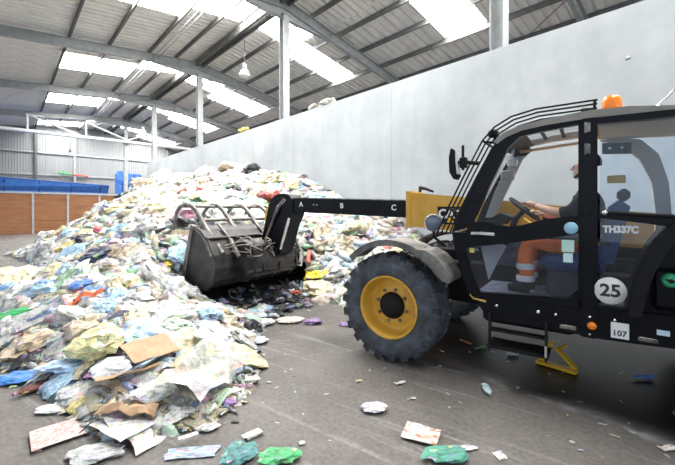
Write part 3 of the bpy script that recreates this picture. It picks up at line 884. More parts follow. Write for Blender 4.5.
dr.strip([(-.69, 1.465), (-.70, 1.37), (-.72, 1.282), (-.8, 1.006), (-.86, .87), (-.888, .835)], [(-.82, 1.46), (-.82, 1.38), (-.825, 1.305), (-.90, 1.05), (-.945, .91), (-.965, .885)], CY - .05, CY)
dr.strip([(-.888, .835), (-1.3, .845), (-1.80, .855)], [(-.96, .885), (-1.3, .905), (-1.80, .93)], CY - .05, CY)
dr.strip([(-1.765, 2.44), (-1.765, .87)], [(-1.80, 2.44), (-1.80, .87)], CY - .05, CY)
dr.prism([(-1.765, .92), (-1.69, .92), (-1.765, 1.02)], CY - .05, CY)
door = dr.build('door', BLACK, cb)
mb = MB(); mb.prism([(-1.31, 2.375), (-1.77, 2.425), (-1.77, 1.64), (-1.518, 1.60), (-1.224, 1.525), (-1.038, 1.565), (-.86, 1.565), (-.95, 1.70), (-1.09, 1.99), (-1.215, 2.275)], CY - .028, CY - .022); mb.build('upper_glass', GLASS, door)
mb = MB(); mb.prism([(-.81, 1.32), (-1.155, 1.375), (-1.6, 1.46), (-1.77, 1.50), (-1.77, .92), (-.955, .88), (-.90, 1.05)], CY - .028, CY - .022); mb.build('lower_glass', GLASSD, door)
mb = MB(); mb.box(-1.10, -.88, CY + .012, CY + .02, 1.445, 1.475, b=.004); mb.tube([(-.90, CY + .03, 1.465), (-1.0, CY + .035, 1.455), (-1.10, CY + .03, 1.45)], .010, 6); mb.build('door_handle', CHROME, door)
mb = MB(); mb.lathe([(0, .004), (.052, .004), (.052, 0)], 24, 'y', Matrix.Translation((-1.713, CY + .012, 1.535))); mb.build('round_sticker', mat('sky_sticker', (.34, .62, .82), .5), door)
mb = MB(); mb.box(-1.735, -1.643, CY - .021, CY - .016, 1.325, 1.43); mb.build('mint_sticker', mat('mint_sticker', (.60, .85, .78), .5), door)
mb = MB(); mb.box(-1.725, -1.655, CY - .021, CY - .016, 1.235, 1.315); mb.build('pale_sticker_label', mat('mint_sticker2', (.66, .86, .86), .5), door)
mb = MB(); mb.box(-.905, -.86, CY - .021, CY - .016, 1.265, 1.31); mb.build('yellow_tab', mat('tab_yellow', (.75, .65, .15), .5), door)
# B post with hinges
mb = MB(); mb.strip([(-1.795, 2.46), (-1.795, .62)], [(-1.878, 2.46), (-1.878, .62)], CY - .09, CY + .02); mb.build('door_post', BLACK, cb)
for z_ in (2.38, 2.20, 1.70):
    h = MB(); h.box(-1.85, -1.818, CY + .02, CY + .035, z_ - .04, z_ + .04, b=.004); h.tube([(-1.815, CY + .032, z_ - .045), (-1.815, CY + .032, z_ + .045)], .009, 8); h.build('hinge', STEEL if z_ > 1.8 else BLACKM, cb)
# rear quarter: frame, panes, arch
rq = empty('rear_side', (0, 0, 0), 0, TH)
XR = -2.95
mb = MB(); mb.strip([(-1.878, 2.455), (XR, 2.44)], [(-1.878, 2.40), (XR, 2.385)], CY - .04, CY + .03); mb.strip([(-1.878, 2.45), (-1.878, .86)], [(-1.898, 2.41), (-1.898, .86)], CY - .04, CY + .012)
mb.strip([(-1.9, .90), (-2.15, .905)], [(-1.9, .85), (-2.15, .855)], CY - .04, CY + .02)
mb.build('side_frame', BLACK, rq)
mb = MB(); mb.strip([(-1.90, 1.655), (-2.2, 1.645), (XR, 1.60)], [(-1.90, 1.625), (-2.2, 1.585), (XR, 1.46)], CY - .04, CY + .03); mb.build('cross_rail', BLACK, rq)
mb = MB(); mb.tube([(-1.93, CY + .06, 1.665), (-2.0, CY + .075, 1.668), (-2.15, CY + .075, 1.655), (-2.40, CY + .06, 1.64), (XR, CY + .05, 1.60)], .014, 8); mb.build('grab_bar', BLACKM, rq)
mb = MB(); mb.lathe([(0, .06), (.02, .055), (.022, 0)], 12, 'y', Matrix.Translation((-1.945, CY + .03, 1.668))); mb.build('bar_knob', CHROME, rq)
mb = MB(); mb.prism([(-1.915, 2.40), (XR, 2.39), (XR, 1.61), (-1.915, 1.65)], CY - .018, CY - .012); mb.build('upper_glass', GLASSR, rq)
mb = MB(); mb.prism([(-1.915, 1.63), (-2.37, 1.56), (-2.25, 1.40), (-2.15, 1.10), (-2.12, .90), (-1.915, .89)], CY - .018, CY - .012); mb.build('lower_glass', GLASSD, rq)
arch_o = [(-2.09, .86), (-2.12, 1.05), (-2.17, 1.25), (-2.25, 1.44), (-2.34, 1.575), (-2.48, 1.70), (-2.7, 1.79), (XR, 1.82)]
arch_i = [(-2.17, .86), (-2.20, 1.04), (-2.25, 1.22), (-2.325, 1.39), (-2.41, 1.51), (-2.53, 1.62), (-2.73, 1.70), (XR, 1.72)]
mb = MB(); mb.strip(arch_o, arch_i, CY - .35, CY + .09); mb.build('rear_arch', BLACKM, rq)
mb = MB(); mb.prism([(-2.16, .66), (-2.16, .86), (-2.24, 1.22), (-2.40, 1.51), (-2.6, 1.66), (XR, 1.70), (XR, .66)], CY - .10, CY - .05); mb.build('fender_panel', BLACK, rq)
mb = MB(); mb.box(-2.62, -2.24, CY - .05, CY - .01, .92, 1.24, b=.03); mb.build('access_cover', BLACK, rq)
cap = MB(); cap.lathe([(0, .055), (.03, .055), (.052, .03), (.055, 0)], 16, 'y', Matrix.Translation((-2.345, CY - .01, 1.155))); cap.build('green_cap', mat('green_plastic', (.05, .42, .20), .45), rq)
cap = MB(); cap.lathe([(0, .06), (.015, .06), (.018, .05)], 8, 'y', Matrix.Translation((-2.345, CY, 1.155))); cap.bar((-2.375, CY + .05, 1.155), (-2.315, CY + .05, 1.165), .012, .012); cap.build('cap_grip', BLACKM, rq)
disc = MB(); disc.lathe([(0, .030), (.108, .030), (.108, 0)], 40, 'y', Matrix.Translation((-1.982, CY - .012, 1.03))); disc.build('number_disc', WHITE, rq)
side_text('25', .140, MATS['dark_print'], rq, -1.982, CY + .0195, 1.03, .004, sx=1.0)
side_text('TH337C', .076, WHITE, rq, -2.048, CY - .010, 1.53, .0045, sx=.84)
mb = MB(); mb.strip([(-1.93, 2.25), (-2.12, 2.235)], [(-1.93, 2.16), (-2.12, 2.145)], CY - .07, CY - .045); mb.build('latch_plate', BLACKM, rq)
for x_ in (-1.98, -2.06):
    mb = MB(); mb.lathe([(0, .008), (.012, .008), (.014, 0)], 10, 'y', Matrix.Translation((x_, CY - .045, 2.2))); mb.build('latch_bolt', CHROME, rq)

# roof with side rails, cross members and a glass panel
rf = empty('cab_roof', (0, 0, 0), 0, TH)
top = [(-1.09, 2.345), (-1.17, 2.42), (-1.31, 2.47), (-1.514, 2.50), (-1.847, 2.527), (-2.112, 2.518), (-2.35, 2.485), (-2.6, 2.455), (-2.9, 2.43)]
bot = [(-1.12, 2.32), (-1.20, 2.375), (-1.33, 2.42), (-1.52, 2.445), (-1.847, 2.462), (-2.112, 2.455), (-2.35, 2.43), (-2.6, 2.41), (-2.9, 2.40)]
RAILM = mat('roof_edge', (.30, .275, .25), .5, var=.15, scale=4)
mb = MB(); mb.strip(top, bot, .96, 1.06); mb.build('side_rail', RAILM, rf)
mb = MB(); mb.strip(top, bot, YF - .02, YF + .08); mb.build('side_rail', RAILM, rf)
mb = MB(); mb.strip(top[:3], bot[:3], YF, 1.0); mb.build('front_beam', BLACKM, rf)
mb = MB(); mb.strip(top[4:], bot[4:], YF, 1.0); mb.build('rear_panel', RAILM, rf)
mb = MB(); mb.strip([(x, z + .004) for x, z in top[2:5]], [(x, z - .004) for x, z in top[2:5]], YF + .08, .96); mb.build('roof_glass', GLASS, rf)
mb = MB(); mb.strip([(-1.2, 2.36), (-1.8, 2.405)], [(-1.2, 2.335), (-1.8, 2.38)], YF + .07, YF + .12); mb.build('trim_strip', TAN, rf)
mb = MB(); mb.strip([(-1.88, 2.45), (-2.6, 2.40), (-2.9, 2.38)], [(-1.88, 2.42), (-2.6, 2.37), (-2.9, 2.35)], YF + .05, .98); mb.build('headliner', BEIGE, rf)
for x_ in (-1.45, -1.62):
    mb = MB(); mb.bar((x_, YF, 2.475), (x_, 1.0, 2.475), .03, .02); mb.build('roof_bow', BLACKM, rf)
# falling-object guard: bars that run over the roof and down before the windscreen
gd = empty('cab_guard', (0, 0, 0), 0, TH)
gpath = [(-1.90, 2.625), (-1.435, 2.62), (-1.23, 2.58), (-1.08, 2.50), (-.97, 2.38), (-.80, 2.06), (-.62, 1.70), (-.50, 1.42)]
for y_ in (.20, .36, .52, .68, .84, .98):
    mb = MB(); mb.tube([(x, y_, z) for x, z in gpath], .009, 6); mb.build('guard_bar', BLACKM, gd)
for x, z in ((-1.88, 2.625), (-.97, 2.38), (-.62, 1.70)):
    mb = MB(); mb.tube([(x, .17, z), (x, .95, z)], .012, 6); mb.build('guard_cross_bar', BLACKM, gd)
for x, z, x2, z2 in ((-1.88, 2.625, -1.88, 2.52), (-.97, 2.38, -1.12, 2.35), (-.62, 1.70, -.74, 1.64)):
    for y_ in (.2, .9):
        mb = MB(); mb.tube([(x, y_, z), (x2, y_, z2)], .012, 6); mb.build('guard_stay', BLACKM, gd)
# windscreen and its far pillar
mb = MB(); mb.strip([(-1.10, 2.35), (-.96, 2.08), (-.79, 1.74), (-.69, 1.465), (-.72, 1.28)], [(-1.108, 2.345), (-.968, 2.077), (-.798, 1.737), (-.698, 1.463), (-.728, 1.28)], YF + .05, CY - .05); mb.build('windscreen', GLASS, cb)
mb = MB(); mb.strip(P_out, P_in, YF, YF + .06); mb.strip([(-.69, 1.465), (-.72, 1.282), (-.8, 1.006), (-.888, .835)], [(-.80, 1.46), (-.82, 1.305), (-.90, 1.05), (-.965, .885)], YF, YF + .06); mb.build('far_pillar', BLACK, cb)
mb = MB(); mb.prism([(-1.24, 2.30), (-1.12, 2.30), (-.93, 1.92), (-.82, 1.60), (-.93, 1.60), (-1.05, 1.90)], YF + .06, YF + .075); mb.build('pillar_trim', GREYPL, cb)
mb = MB(); mb.strip([(-1.80, 2.42), (-1.80, .85)], [(-1.90, 2.42), (-1.90, .85)], YF, YF + .06); mb.build('far_post', BLACK, cb)
mb = MB(); mb.prism([(-.80, 1.40), (-1.8, 1.34), (-1.8, .82), (-.92, .82)], YF, YF + .03); mb.build('far_panel', mat('panel_blue', (.07, .08, .13), .6, var=.5, scale=8), cb)
mb = MB(); mb.prism([(-.70, 1.45), (-.84, 1.50), (-.90, 1.44), (-.86, 1.28), (-.76, 1.25)], YF + .05, .95); mb.build('dashboard', mat('dash_grey', (.10, .11, .13), .6), cb)
mb = MB(); mb.box(-2.9, -.9, YF, 1.0, .82, .86); mb.build('cab_floor', mat('cab_floor', (.14, .16, .24), .7, var=.5, scale=9), cb)
mb = MB(); mb.strip([(-2.86, 2.40), (-2.80, 1.6), (-2.75, .85)], [(-2.95, 2.40), (-2.95, 1.6), (-2.95, .85)], YF, 1.02); mb.build('rear_bulkhead', mat('bulkhead_blue', (.10, .14, .22), .6), cb)
# light rear inner arch seen through the side glass
ia = [(-1.93, 2.40), (-2.10, 2.33), (-2.24, 2.18), (-2.33, 1.95), (-2.36, 1.65), (-2.35, 1.3)]
ib = [(-2.10, 2.41), (-2.25, 2.37), (-2.38, 2.22), (-2.45, 1.95), (-2.47, 1.65), (-2.45, 1.3)]
mb = MB(); mb.strip(ia, ib, YF + .03, YF + .10); mb.build('inner_arch', BEIGE, cb)
mb = MB(); mb.box(-2.14, -1.99, YF + .03, YF + .035, 1.96, 2.04); mb.build('window_sticker', mat('badge_yellow2', (.8, .5, .04), .5), cb)
# inside lamp and heater on the far pillar
mb = MB(); mb.box(-1.20, -1.10, .36, .46, 2.16, 2.26, b=.02); mb.tube([(-1.15, .41, 2.26), (-1.16, .41, 2.36)], .015, 6); mb.build('inner_lamp', LAMPG, cb)
mb = MB(); mb.box(-1.16, -1.03, .30, .42, 2.02, 2.13, b=.015); mb.bar((-1.0, .33, 2.0), (-1.1, .36, 2.07), .02, .02); mb.build('inner_box', GREYPL, cb)
# steering wheel
sw = empty('steering', (-1.29, .56, 1.70), 0, cb)
RS = Matrix.Rotation(math.radians(-40), 4, 'Y')
mb = MB()
ring = [RS @ Vector((.175 * math.cos(2 * math.pi * k / 28), .175 * math.sin(2 * math.pi * k / 28), 0)) for k in range(29)]
mb.tube(ring, .015, 8, cap=False); mb.build('steering_wheel', BLACKM, sw)
mb = MB(); mb.tube([RS @ Vector((0, 0, .01)), RS @ Vector((0, 0, -.12)), Vector((.19, 0, -.38))], .03, 8)
for a in (90, 210, 330):
    mb.bar(RS @ Vector((0, 0, 0)), RS @ Vector((.17 * math.cos(math.radians(a)), .17 * math.sin(math.radians(a)), 0)), .03, .012)
mb.build('steering_column', BLACKM, sw)
mb = MB(); mb.tube([(-1.52, .34, 1.28), (-1.49, .36, 1.45), (-1.46, .38, 1.58)], [.012, .012, .012], 6); mb.lathe([(0, -.03), (.025, -.02), (.03, .01), (.0, .035)], 10, 'z', Matrix.Translation((-1.46, .38, 1.6))); mb.build('joystick', BLACKM, cb)
mb = MB(); mb.box(-1.62, -1.34, .20, .34, 1.05, 1.36, b=.03); mb.build('side_console', mat('dash_grey', (.1, .11, .13), .6), cb)
mb = MB(); mb.prism([(-1.20, 1.50), (-1.25, 1.60), (-1.36, 1.52), (-1.32, 1.44)], .24, .34); mb.build('yellow_pouch', mat('pouch_yellow', (.75, .48, .03), .6), cb)
mb = MB(); mb.prism([(-.84, 1.32), (-1.14, 1.36), (-1.02, 1.12), (-.93, .92)], .50, .53); mb.build('bright_view_panel', mat('bright_view_grey', (.55, .58, .62), .5), cb)  # added pale panel, standing in for the brightness seen through the lower glass
# papers and rags behind the windscreen
mb = MB(); mb.prism([(-.96, 1.50), (-1.12, 1.54), (-1.20, 1.62), (-1.10, 1.66), (-1.0, 1.60)], .5, .8); mb.build('dash_rag', BLACKM, cb)
# driver's seat
se = empty('driver_seat', (0, 0, 0), 0, cb)
mb = MB(); mb.box(-1.98, -1.46, .32, .82, 1.12, 1.26, b=.05); mb.build('cushion', SEATM, se)
mb = MB(); mb.prism([(-1.90, 1.22), (-2.02, 1.22), (-2.13, 1.72), (-2.06, 1.78), (-1.99, 1.72)], .34, .80); mb.build('backrest', SEATM, se)
mb = MB(); mb.box(-2.14, -2.05, .46, .68, 1.77, 1.88, b=.03); mb.build('headrest', SEATD, se)
mb = MB(); mb.box(-1.95, -1.5, .38, .76, .86, 1.13, b=.03); mb.build('suspension_base', SEATD, se)
mb = MB(); mb.box(-1.86, -1.52, .84, .90, 1.42, 1.47, b=.015); mb.bar((-1.86, .87, 1.44), (-1.98, .84, 1.40), .04, .04); mb.build('armrest', SEATD, se)
# mirror, front corner lamp, beacon, wiper arm
mi = empty('wing_mirror', (-.79, 1.05, 2.17), 0, TH)
mb = MB(); mb.prism([(.085, .14), (.105, .05), (.10, -.10), (.06, -.17), (.035, -.13), (.05, 0), (.055, .12)], -.09, .09); mb.build('mirror_shell', BLACKM, mi)
mb = MB(); mb.prism([(.045, .12), (.043, 0), (.03, -.12), (.024, -.12), (.037, 0), (.039, .12)], -.075, .075); mb.build('mirror_glass', LAMPG, mi)
mb = MB(); mb.tube([(.05, 0, -.0), (-.02, 0, .0), (-.16, -.02, -.02)], .02, 8); mb.box(-.05, .02, -.03, .03, -.06, .05, b=.01); mb.tube([(-.01, 0, -.08), (-.01, 0, .17)], .014, 6); mb.build('mirror_arm', BLACKM, mi)
fl_ = empty('corner_lamp', (-1.07, .92, 2.44), 0, TH)
mb = MB(); mb.box(-.035, .045, -.05, .05, -.03, .045, b=.015); mb.tube([(0, 0, -.03), (-.03, 0, -.1)], .015, 6); mb.build('housing', BLACKM, fl_)
mb = MB(); mb.box(.046, .05, -.042, .042, -.022, .037); mb.build('lens', mat('lamp_lens_dark', (.12, .15, .22), .12), fl_)
be = empty('beacon', (-2.01, .60, 2.53), 0, TH)
mb = MB(); mb.lathe([(.075, 0), (.078, .05), (.07, .06), (0, .06)], 20); mb.build('beacon_base', BLACKM, be)
mb = MB(); mb.lathe([(.072, .06), (.078, .075), (.076, .15), (.066, .19), (.04, .205), (0, .21)], 20); mb.build('beacon_dome', ORANGE, be)
mb = MB(); mb.tube([(-1.86, .62, 2.53), (-1.885, .60, 2.60), (-1.83, .56, 2.64), (-1.78, .55, 2.645)], .025, 8); mb.build('guard_clamp', BLACKM, gd)
mb = MB(); mb.tube([(-2.27, .95, 2.50), (-2.33, .95, 2.56), (-2.42, .95, 2.66)], .012, 6); mb.box(-2.31, -2.22, .91, .99, 2.485, 2.515, b=.01); mb.build('aerial', CHROME, TH)

# ------------------------------------------------------------------ driver
def skinned(name, chains, mtl, parent, sub=2):
    """chains: list of [(x,y,z,r), ...]; first vertex of a later chain may repeat a vertex already placed"""
    verts, radii, edges, seen = [], [], [], {}
    for c in chains:
        prev = None
        for (x, y, z, r) in c:
            key = (round(x, 4), round(y, 4), round(z, 4))
            if key not in seen:
                seen[key] = len(verts); verts.append((x, y, z)); radii.append(r)
            i = seen[key]
            if prev is not None and prev != i: edges.append((prev, i))
            prev = i
    me = bpy.data.meshes.new(name)
    me.from_pydata(verts, edges, [])
    o = bpy.data.objects.new(name, me)
    link(o, parent)
    md = o.modifiers.new('skin', 'SKIN'); md.use_smooth_shade = True
    sv = me.skin_vertices[0].data
    for i, r in enumerate(radii):
        sv[i].radius = (r, r) if not isinstance(r, tuple) else r
        sv[i].use_root = (i == 0)
    s = o.modifiers.new('sub', 'SUBSURF'); s.levels = sub; s.render_levels = sub
    dg = bpy.context.evaluated_depsgraph_get()
    dg.update()
    em = bpy.data.meshes.new_from_object(o.evaluated_get(dg))
    o.modifiers.clear()
    o.data = em
    em.materials.clear(); em.materials.append(mtl)
    em.polygons.foreach_set('use_smooth', [True] * len(em.polygons))
    return o

PE = empty('person', veh(-1.78, .57, 1.26), VROT)
tag(PE, 'driver in orange reflective trousers and black top sitting in the cab, hands on the wheel', 'person')
# local origin at the seat, x forward, y left, z up; body is one continuous surface
hip = (0, 0, .10, .13)
neck = (-.06, 0, .66, .055)
body_chains = [
    [hip, (-.04, 0, .28, .13), (-.06, 0, .44, .14), (-.06, 0, .56, .12), neck, (-.05, 0, .72, .058), (-.02, 0, .775, .080), (-.03, 0, .83, .098), (-.04, 0, .90, .092)],
    [(-.06, 0, .56, .12), (-.04, .17, .55, .065), (.08, .24, .40, .052), (.20, .22, .41, .046), (.335, .15, .455, .034), (.375, .125, .478, .03)],
    [(-.06, 0, .56, .12), (-.04, -.17, .55, .065), (.07, -.24, .40, .052), (.17, -.22, .36, .045), (.28, -.16, .37, .034), (.33, -.15, .385, .03)],
    [hip, (.12, .10, .09, .09), (.44, .13, .12, .066), (.47, .13, -.08, .055), (.44, .13, -.30, .042), (.46, .13, -.345, .045), (.58, .13, -.36, .036)],
    [hip, (.12, -.10, .09, .09), (.44, -.15, .12, .066), (.47, -.15, -.08, .055), (.45, -.15, -.30, .042), (.47, -.15, -.345, .045), (.59, -.15, -.36, .036)],
]
body = skinned('body', body_chains, SKIN, PE)
# head details
mb = MB(); mb.tube([(.060, 0, .860), (.078, 0, .820), (.058, 0, .808)], [.008, .014, .010], 8); mb.build('nose', SKIN, PE)
for s in (-1, 1):
    mb = MB(); mb.lathe([(0, -.006), (.007, -.004), (.009, 0), (.007, .004), (0, .005)], 8, 'x', Matrix.Translation((.058, .034 * s, .852))); mb.build('eye', mat('eye', (.05, .04, .035), .3), PE)
    mb = MB(); mb.lathe([(0, -.012), (.026, -.010), (.032, 0), (.02, .012), (0, .014)], 10, 'y', Matrix.Translation((-.04, .094 * s, .84))); mb.build('ear', SKIN, PE)
mb = MB(); mb.tube([(.050, -.025, .782), (.060, 0, .781), (.050, .025, .782)], .007, 6); mb.build('mouth', mat('lips', (.42, .17, .14), .5), PE)
mb = MB()
hv, hf = [], []
for i in range(7):
    th = math.pi * .56 * i / 6
    for k in range(16):
        ph = 2 * math.pi * k / 16
        r = .112
        x = -.045 + r * math.sin(th) * math.cos(ph) * 1.05
        if math.cos(ph) > .2: x = min(x, .035 - .05 * (i / 6) * math.cos(ph) - .02 * (i > 3))
        hv.append((x, r * .92 * math.sin(th) * math.sin(ph), .872 + r * math.cos(th) * 1.05))
for i in range(6):
    for k in range(16):
        j = (k + 1) % 16
        if i >= 4 and (k in (14, 15, 0, 1)): continue
        hf.append((i * 16 + k, i * 16 + j, i * 16 + 16 + j, i * 16 + 16 + k))
mb.add(hv, hf, True); mb.build('hair', HAIR, PE)
mb = MB(); mb.tube([(-.02, .085, .81), (.01, .068, .775), (.036, .035, .755), (.045, 0, .750), (.036, -.035, .755), (.01, -.068, .775), (-.02, -.085, .81)], [.010, .016, .018, .020, .018, .016, .010], 8); mb.build('beard', HAIR, PE)
# hands: palm and five fingers closing on the wheel rim
def hand(s, wx, wy, wz, dirx, diry, dirz):
    d = Vector((dirx, diry, dirz)).normalized()
    side = Vector((0, 1, 0)) - d * d.y; side.normalize()
    dn = side.cross(d) if s > 0 else side.cross(d)
    if dn.z > 0: dn = -dn
    o_ = Vector((wx, wy, wz))
    ch = [[(*(o_ - d * .02), .026), (*(o_ + d * .03), .032), (*(o_ + d * .07), .032)]]
    p = skinned('palm', ch, SKIN, PE)
    for i, (off, ln) in enumerate(((-.033, .85), (-.011, 1.0), (.012, .95), (.033, .75))):
        b0 = o_ + d * .075 + side * off
        c = [(*b0, .0095), (*(b0 + d * .03 * ln + dn * .004), .0092), (*(b0 + d * .045 * ln + dn * .03 * ln), .0088), (*(b0 + d * .025 * ln + dn * .05 * ln), .008)]
        skinned('finger', [c], SKIN, PE)
    b0 = o_ + d * .02 - side * .03 * s
    c = [(*b0, .012), (*(b0 + d * .025 - side * .02 * s + dn * .015), .011), (*(b0 + d * .055 - side * .015 * s + dn * .03), .0095)]
    skinned('thumb', [c], SKIN, PE)
hand(1, .385, .12, .482, .8, -.35, .25)
hand(-1, .34, -.15, .388, .8, .25, .35)
# clothes
skinned('sweater', [
    [(-.005, 0, .13, .145), (-.04, 0, .28, .148), (-.06, 0, .44, .155), (-.06, 0, .56, .13), (-.06, 0, .635, .075)],
    [(-.06, 0, .56, .13), (-.04, .17, .55, .078), (.08, .24, .40, .066), (.20, .22, .41, .058)],
    [(-.06, 0, .56, .13), (-.04, -.17, .55, .078), (.07, -.24, .40, .066), (.17, -.22, .36, .057)]], SWEATER, PE)
tr = skinned('trousers', [
    [(-.02, 0, .16, .15), (0, 0, .08, .15), (.12, .10, .09, .105), (.44, .13, .12, .082), (.47, .13, -.08, .078), (.44, .13, -.29, .07)],
    [(0, 0, .08, .15), (.12, -.10, .09, .105), (.44, -.15, .12, .082), (.47, -.15, -.08, .078), (.45, -.15, -.29, .07)]], ORANGEC, PE)
for y_ in (.13, -.15):
    for z0, z1 in ((-.10, -.16), (-.22, -.28)):
        mb = MB(); mb.lathe([(.083, z0), (.088, (z0 + z1) / 2), (.082, z1)], 16, 'z', Matrix.Translation((.462, y_, 0))); mb.build('reflective_band', REFLECT, tr)
for y_ in (.13, -.15):
    mb = MB(); mb.tube([(.43, y_, -.34), (.50, y_, -.345), (.62, y_, -.36)], [.06, .058, .035], 10); mb.tube([(.45, y_, -.24), (.44, y_, -.36)], .062, 10); mb.build('boot', BLACKM, PE)

# ------------------------------------------------------------------ waste heap surface
def ray_ground(px, py, z=0.0):
    Y = FPX * (CAM_H - z) / (py - HORIZON)
    return ((px - 337.5) / FPX * Y, Y)
ctrl = []
def hp(px, py, Y): ctrl.append(((px - 337.5) / FPX * Y, Y, CAM_H + Y * (HORIZON - py) / FPX))
def hx(x, y, h): ctrl.append((x, y, h))
def hv(x, y, h): p = veh(x, y); ctrl.append((p.x, p.y, h))
# crest along the concrete wall and the far shoulder
for a in ((345, 196, 10.9), (310, 181, 12.1), (270, 172, 13.8), (230, 174, 16.0), (200, 180, 17.6), (150, 183, 18), (120, 200, 17), (95, 217, 16), (70, 230, 14.5), (58, 243, 13), (42, 256, 12),
          (420, 233, 8.9), (385, 215, 9.7), (150, 199, 22), (120, 207, 21), (170, 190, 22.3), (95, 222, 19.5)): hp(*a)
# flanks
for a in ((50, 281, 7), (100, 258, 7), (150, 229, 8), (190, 214, 9), (230, 198, 10.5), (270, 190, 11.2), (100, 230, 10), (60, 247, 10), (130, 201, 13), (300, 250, 8), (300, 213, 10), (335, 235, 8.6),
          (365, 250, 8.0), (50, 331, 4.5), (100, 304, 5), (150, 286, 5.5), (200, 322, 4.5), (100, 356, 3.6), (160, 372, 3.3), (220, 350, 3.8), (235, 322, 4.7), (20, 330, 4.6), (5, 300, 6.2)): hp(*a)
# foot line
for a in ((350, 303), (300, 306), (285, 313), (250, 327), (244, 345), (262, 372), (240, 410), (170, 430), (108, 440), (72, 408), (30, 374), (0, 366)):
    x, y = ray_ground(*a); hx(x, y, 0.02)
for a in ((400, 325), (330, 328), (292, 350), (305, 400), (270, 455)):
    x, y = ray_ground(*a); hx(x, y, -.4)
for a in ((-.8, 2.0), (-2.0, 2.0), (-2.75, 2.7), (-3.6, 3.1), (-5.0, 3.3), (-7.5, 3.4), (-11.5, 6.0), (-12.5, 9.5), (-13.5, 12.5), (-13.5, 17), (3.3, 7.2), (4.2, 6.4)): hx(*a, -.4)
for a in ((-6.5, 5.0, .12), (-8.5, 6.5, .02), (-9.5, 8.5, -.25), (-10.6, 11.3, -.35), (-8.6, 10.0, -.12), (-7.4, 8.3, .02), (2.2, 8.3, .55), (2.9, 7.7, 0.05)): hx(*a)
# the machine has cleared a bay behind the bucket, and the bucket digs in
for a in ((3.1, .7, .02), (3.1, -.3, .02), (2.7, .2, .0), (3.55, .2, .1), (3.6, .9, .05), (3.6, -.6, .15), (3.0, -1.1, .12)): hv(*a)
for a in ((4.55, .6, .95), (4.6, -.3, 1.2), (4.5, -1.2, 1.25), (3.7, -1.7, 1.0)): hv(*a)
C = np.array(ctrl)
def tps(r2): return np.where(r2 > 1e-9, .5 * r2 * np.log(np.maximum(r2, 1e-9)), 0)
n_ = len(C)
K = tps(((C[:, None, :2] - C[None, :, :2]) ** 2).sum(-1)) + np.eye(n_) * .35
Pm = np.c_[np.ones(n_), C[:, :2]]
Am = np.block([[K, Pm], [Pm.T, np.zeros((3, 3))]])
sol = np.linalg.solve(Am, np.r_[C[:, 2], 0, 0, 0])
def heap(X, Y):
    X = np.asarray(X, float); Y = np.asarray(Y, float)
    sh = X.shape
    X, Y = X.ravel(), Y.ravel()
    out = np.empty(len(X))
    for i in range(0, len(X), 20000):
        q = np.c_[X[i:i + 20000], Y[i:i + 20000]]
        out[i:i + 20000] = tps(((q[:, None] - C[None, :, :2]) ** 2).sum(-1)) @ sol[:n_] + sol[n_] + q @ sol[n_ + 1:]
    d = X * N[0] + Y * N[1]
    out = np.where(d > WALL_D + .15, -1, out)
    s_ = X * W[0] + Y * W[1]
    return np.clip(out, -1, 4.2).reshape(sh)

def bucket_hollow(X, Y):
    dx, dy = X - VO[0], Y - VO[1]
    lx = dx * VF[0] + dy * VF[1]; ly = dx * VL[0] + dy * VL[1]
    return ~((lx > 2.2) & (lx < 4.3) & (ly > -1.5) & (ly < 1.3))
gx, gy = np.meshgrid(np.arange(-14, 4.6, .16), np.arange(1.4, 24, .16), indexing='ij')
gd_ = gx * N[0] + gy * N[1]
H = heap(gx, gy)
nz = np.array([mnoise.noise(Vector((x * 1.7, y * 1.7, .3))) + .6 * mnoise.noise(Vector((x * 4.1, y * 4.1, 7.3))) for x, y in zip(gx.ravel(), gy.ravel())]).reshape(gx.shape)
Hn = H - .06 + nz * .09 * np.clip(H * 3, 0, 1)
ok = (Hn > -.02) & (gd_ < WALL_D + .1)
idx = -np.ones(gx.shape, int)
quad_ok = np.zeros(gx.shape, bool)
quad_ok[:-1, :-1] = (ok[:-1, :-1] | ok[1:, :-1] | ok[:-1, 1:] | ok[1:, 1:]) & (gd_[:-1, :-1] < WALL_D) & (gd_[1:, 1:] < WALL_D + .1) & (Hn[:-1, :-1] > -.6) & ((H[:-1, :-1] > .6) | bucket_hollow(gx, gy)[:-1, :-1])
vlist, faces = [], []
for i, j in np.argwhere(quad_ok):
    q = []
    for a, b_ in ((i, j), (i + 1, j), (i + 1, j + 1), (i, j + 1)):
        if idx[a, b_] < 0:
            idx[a, b_] = len(vlist); vlist.append((gx[a, b_], gy[a, b_], max(Hn[a, b_], -.05)))
        q.append(idx[a, b_])
    faces.append(tuple(q))

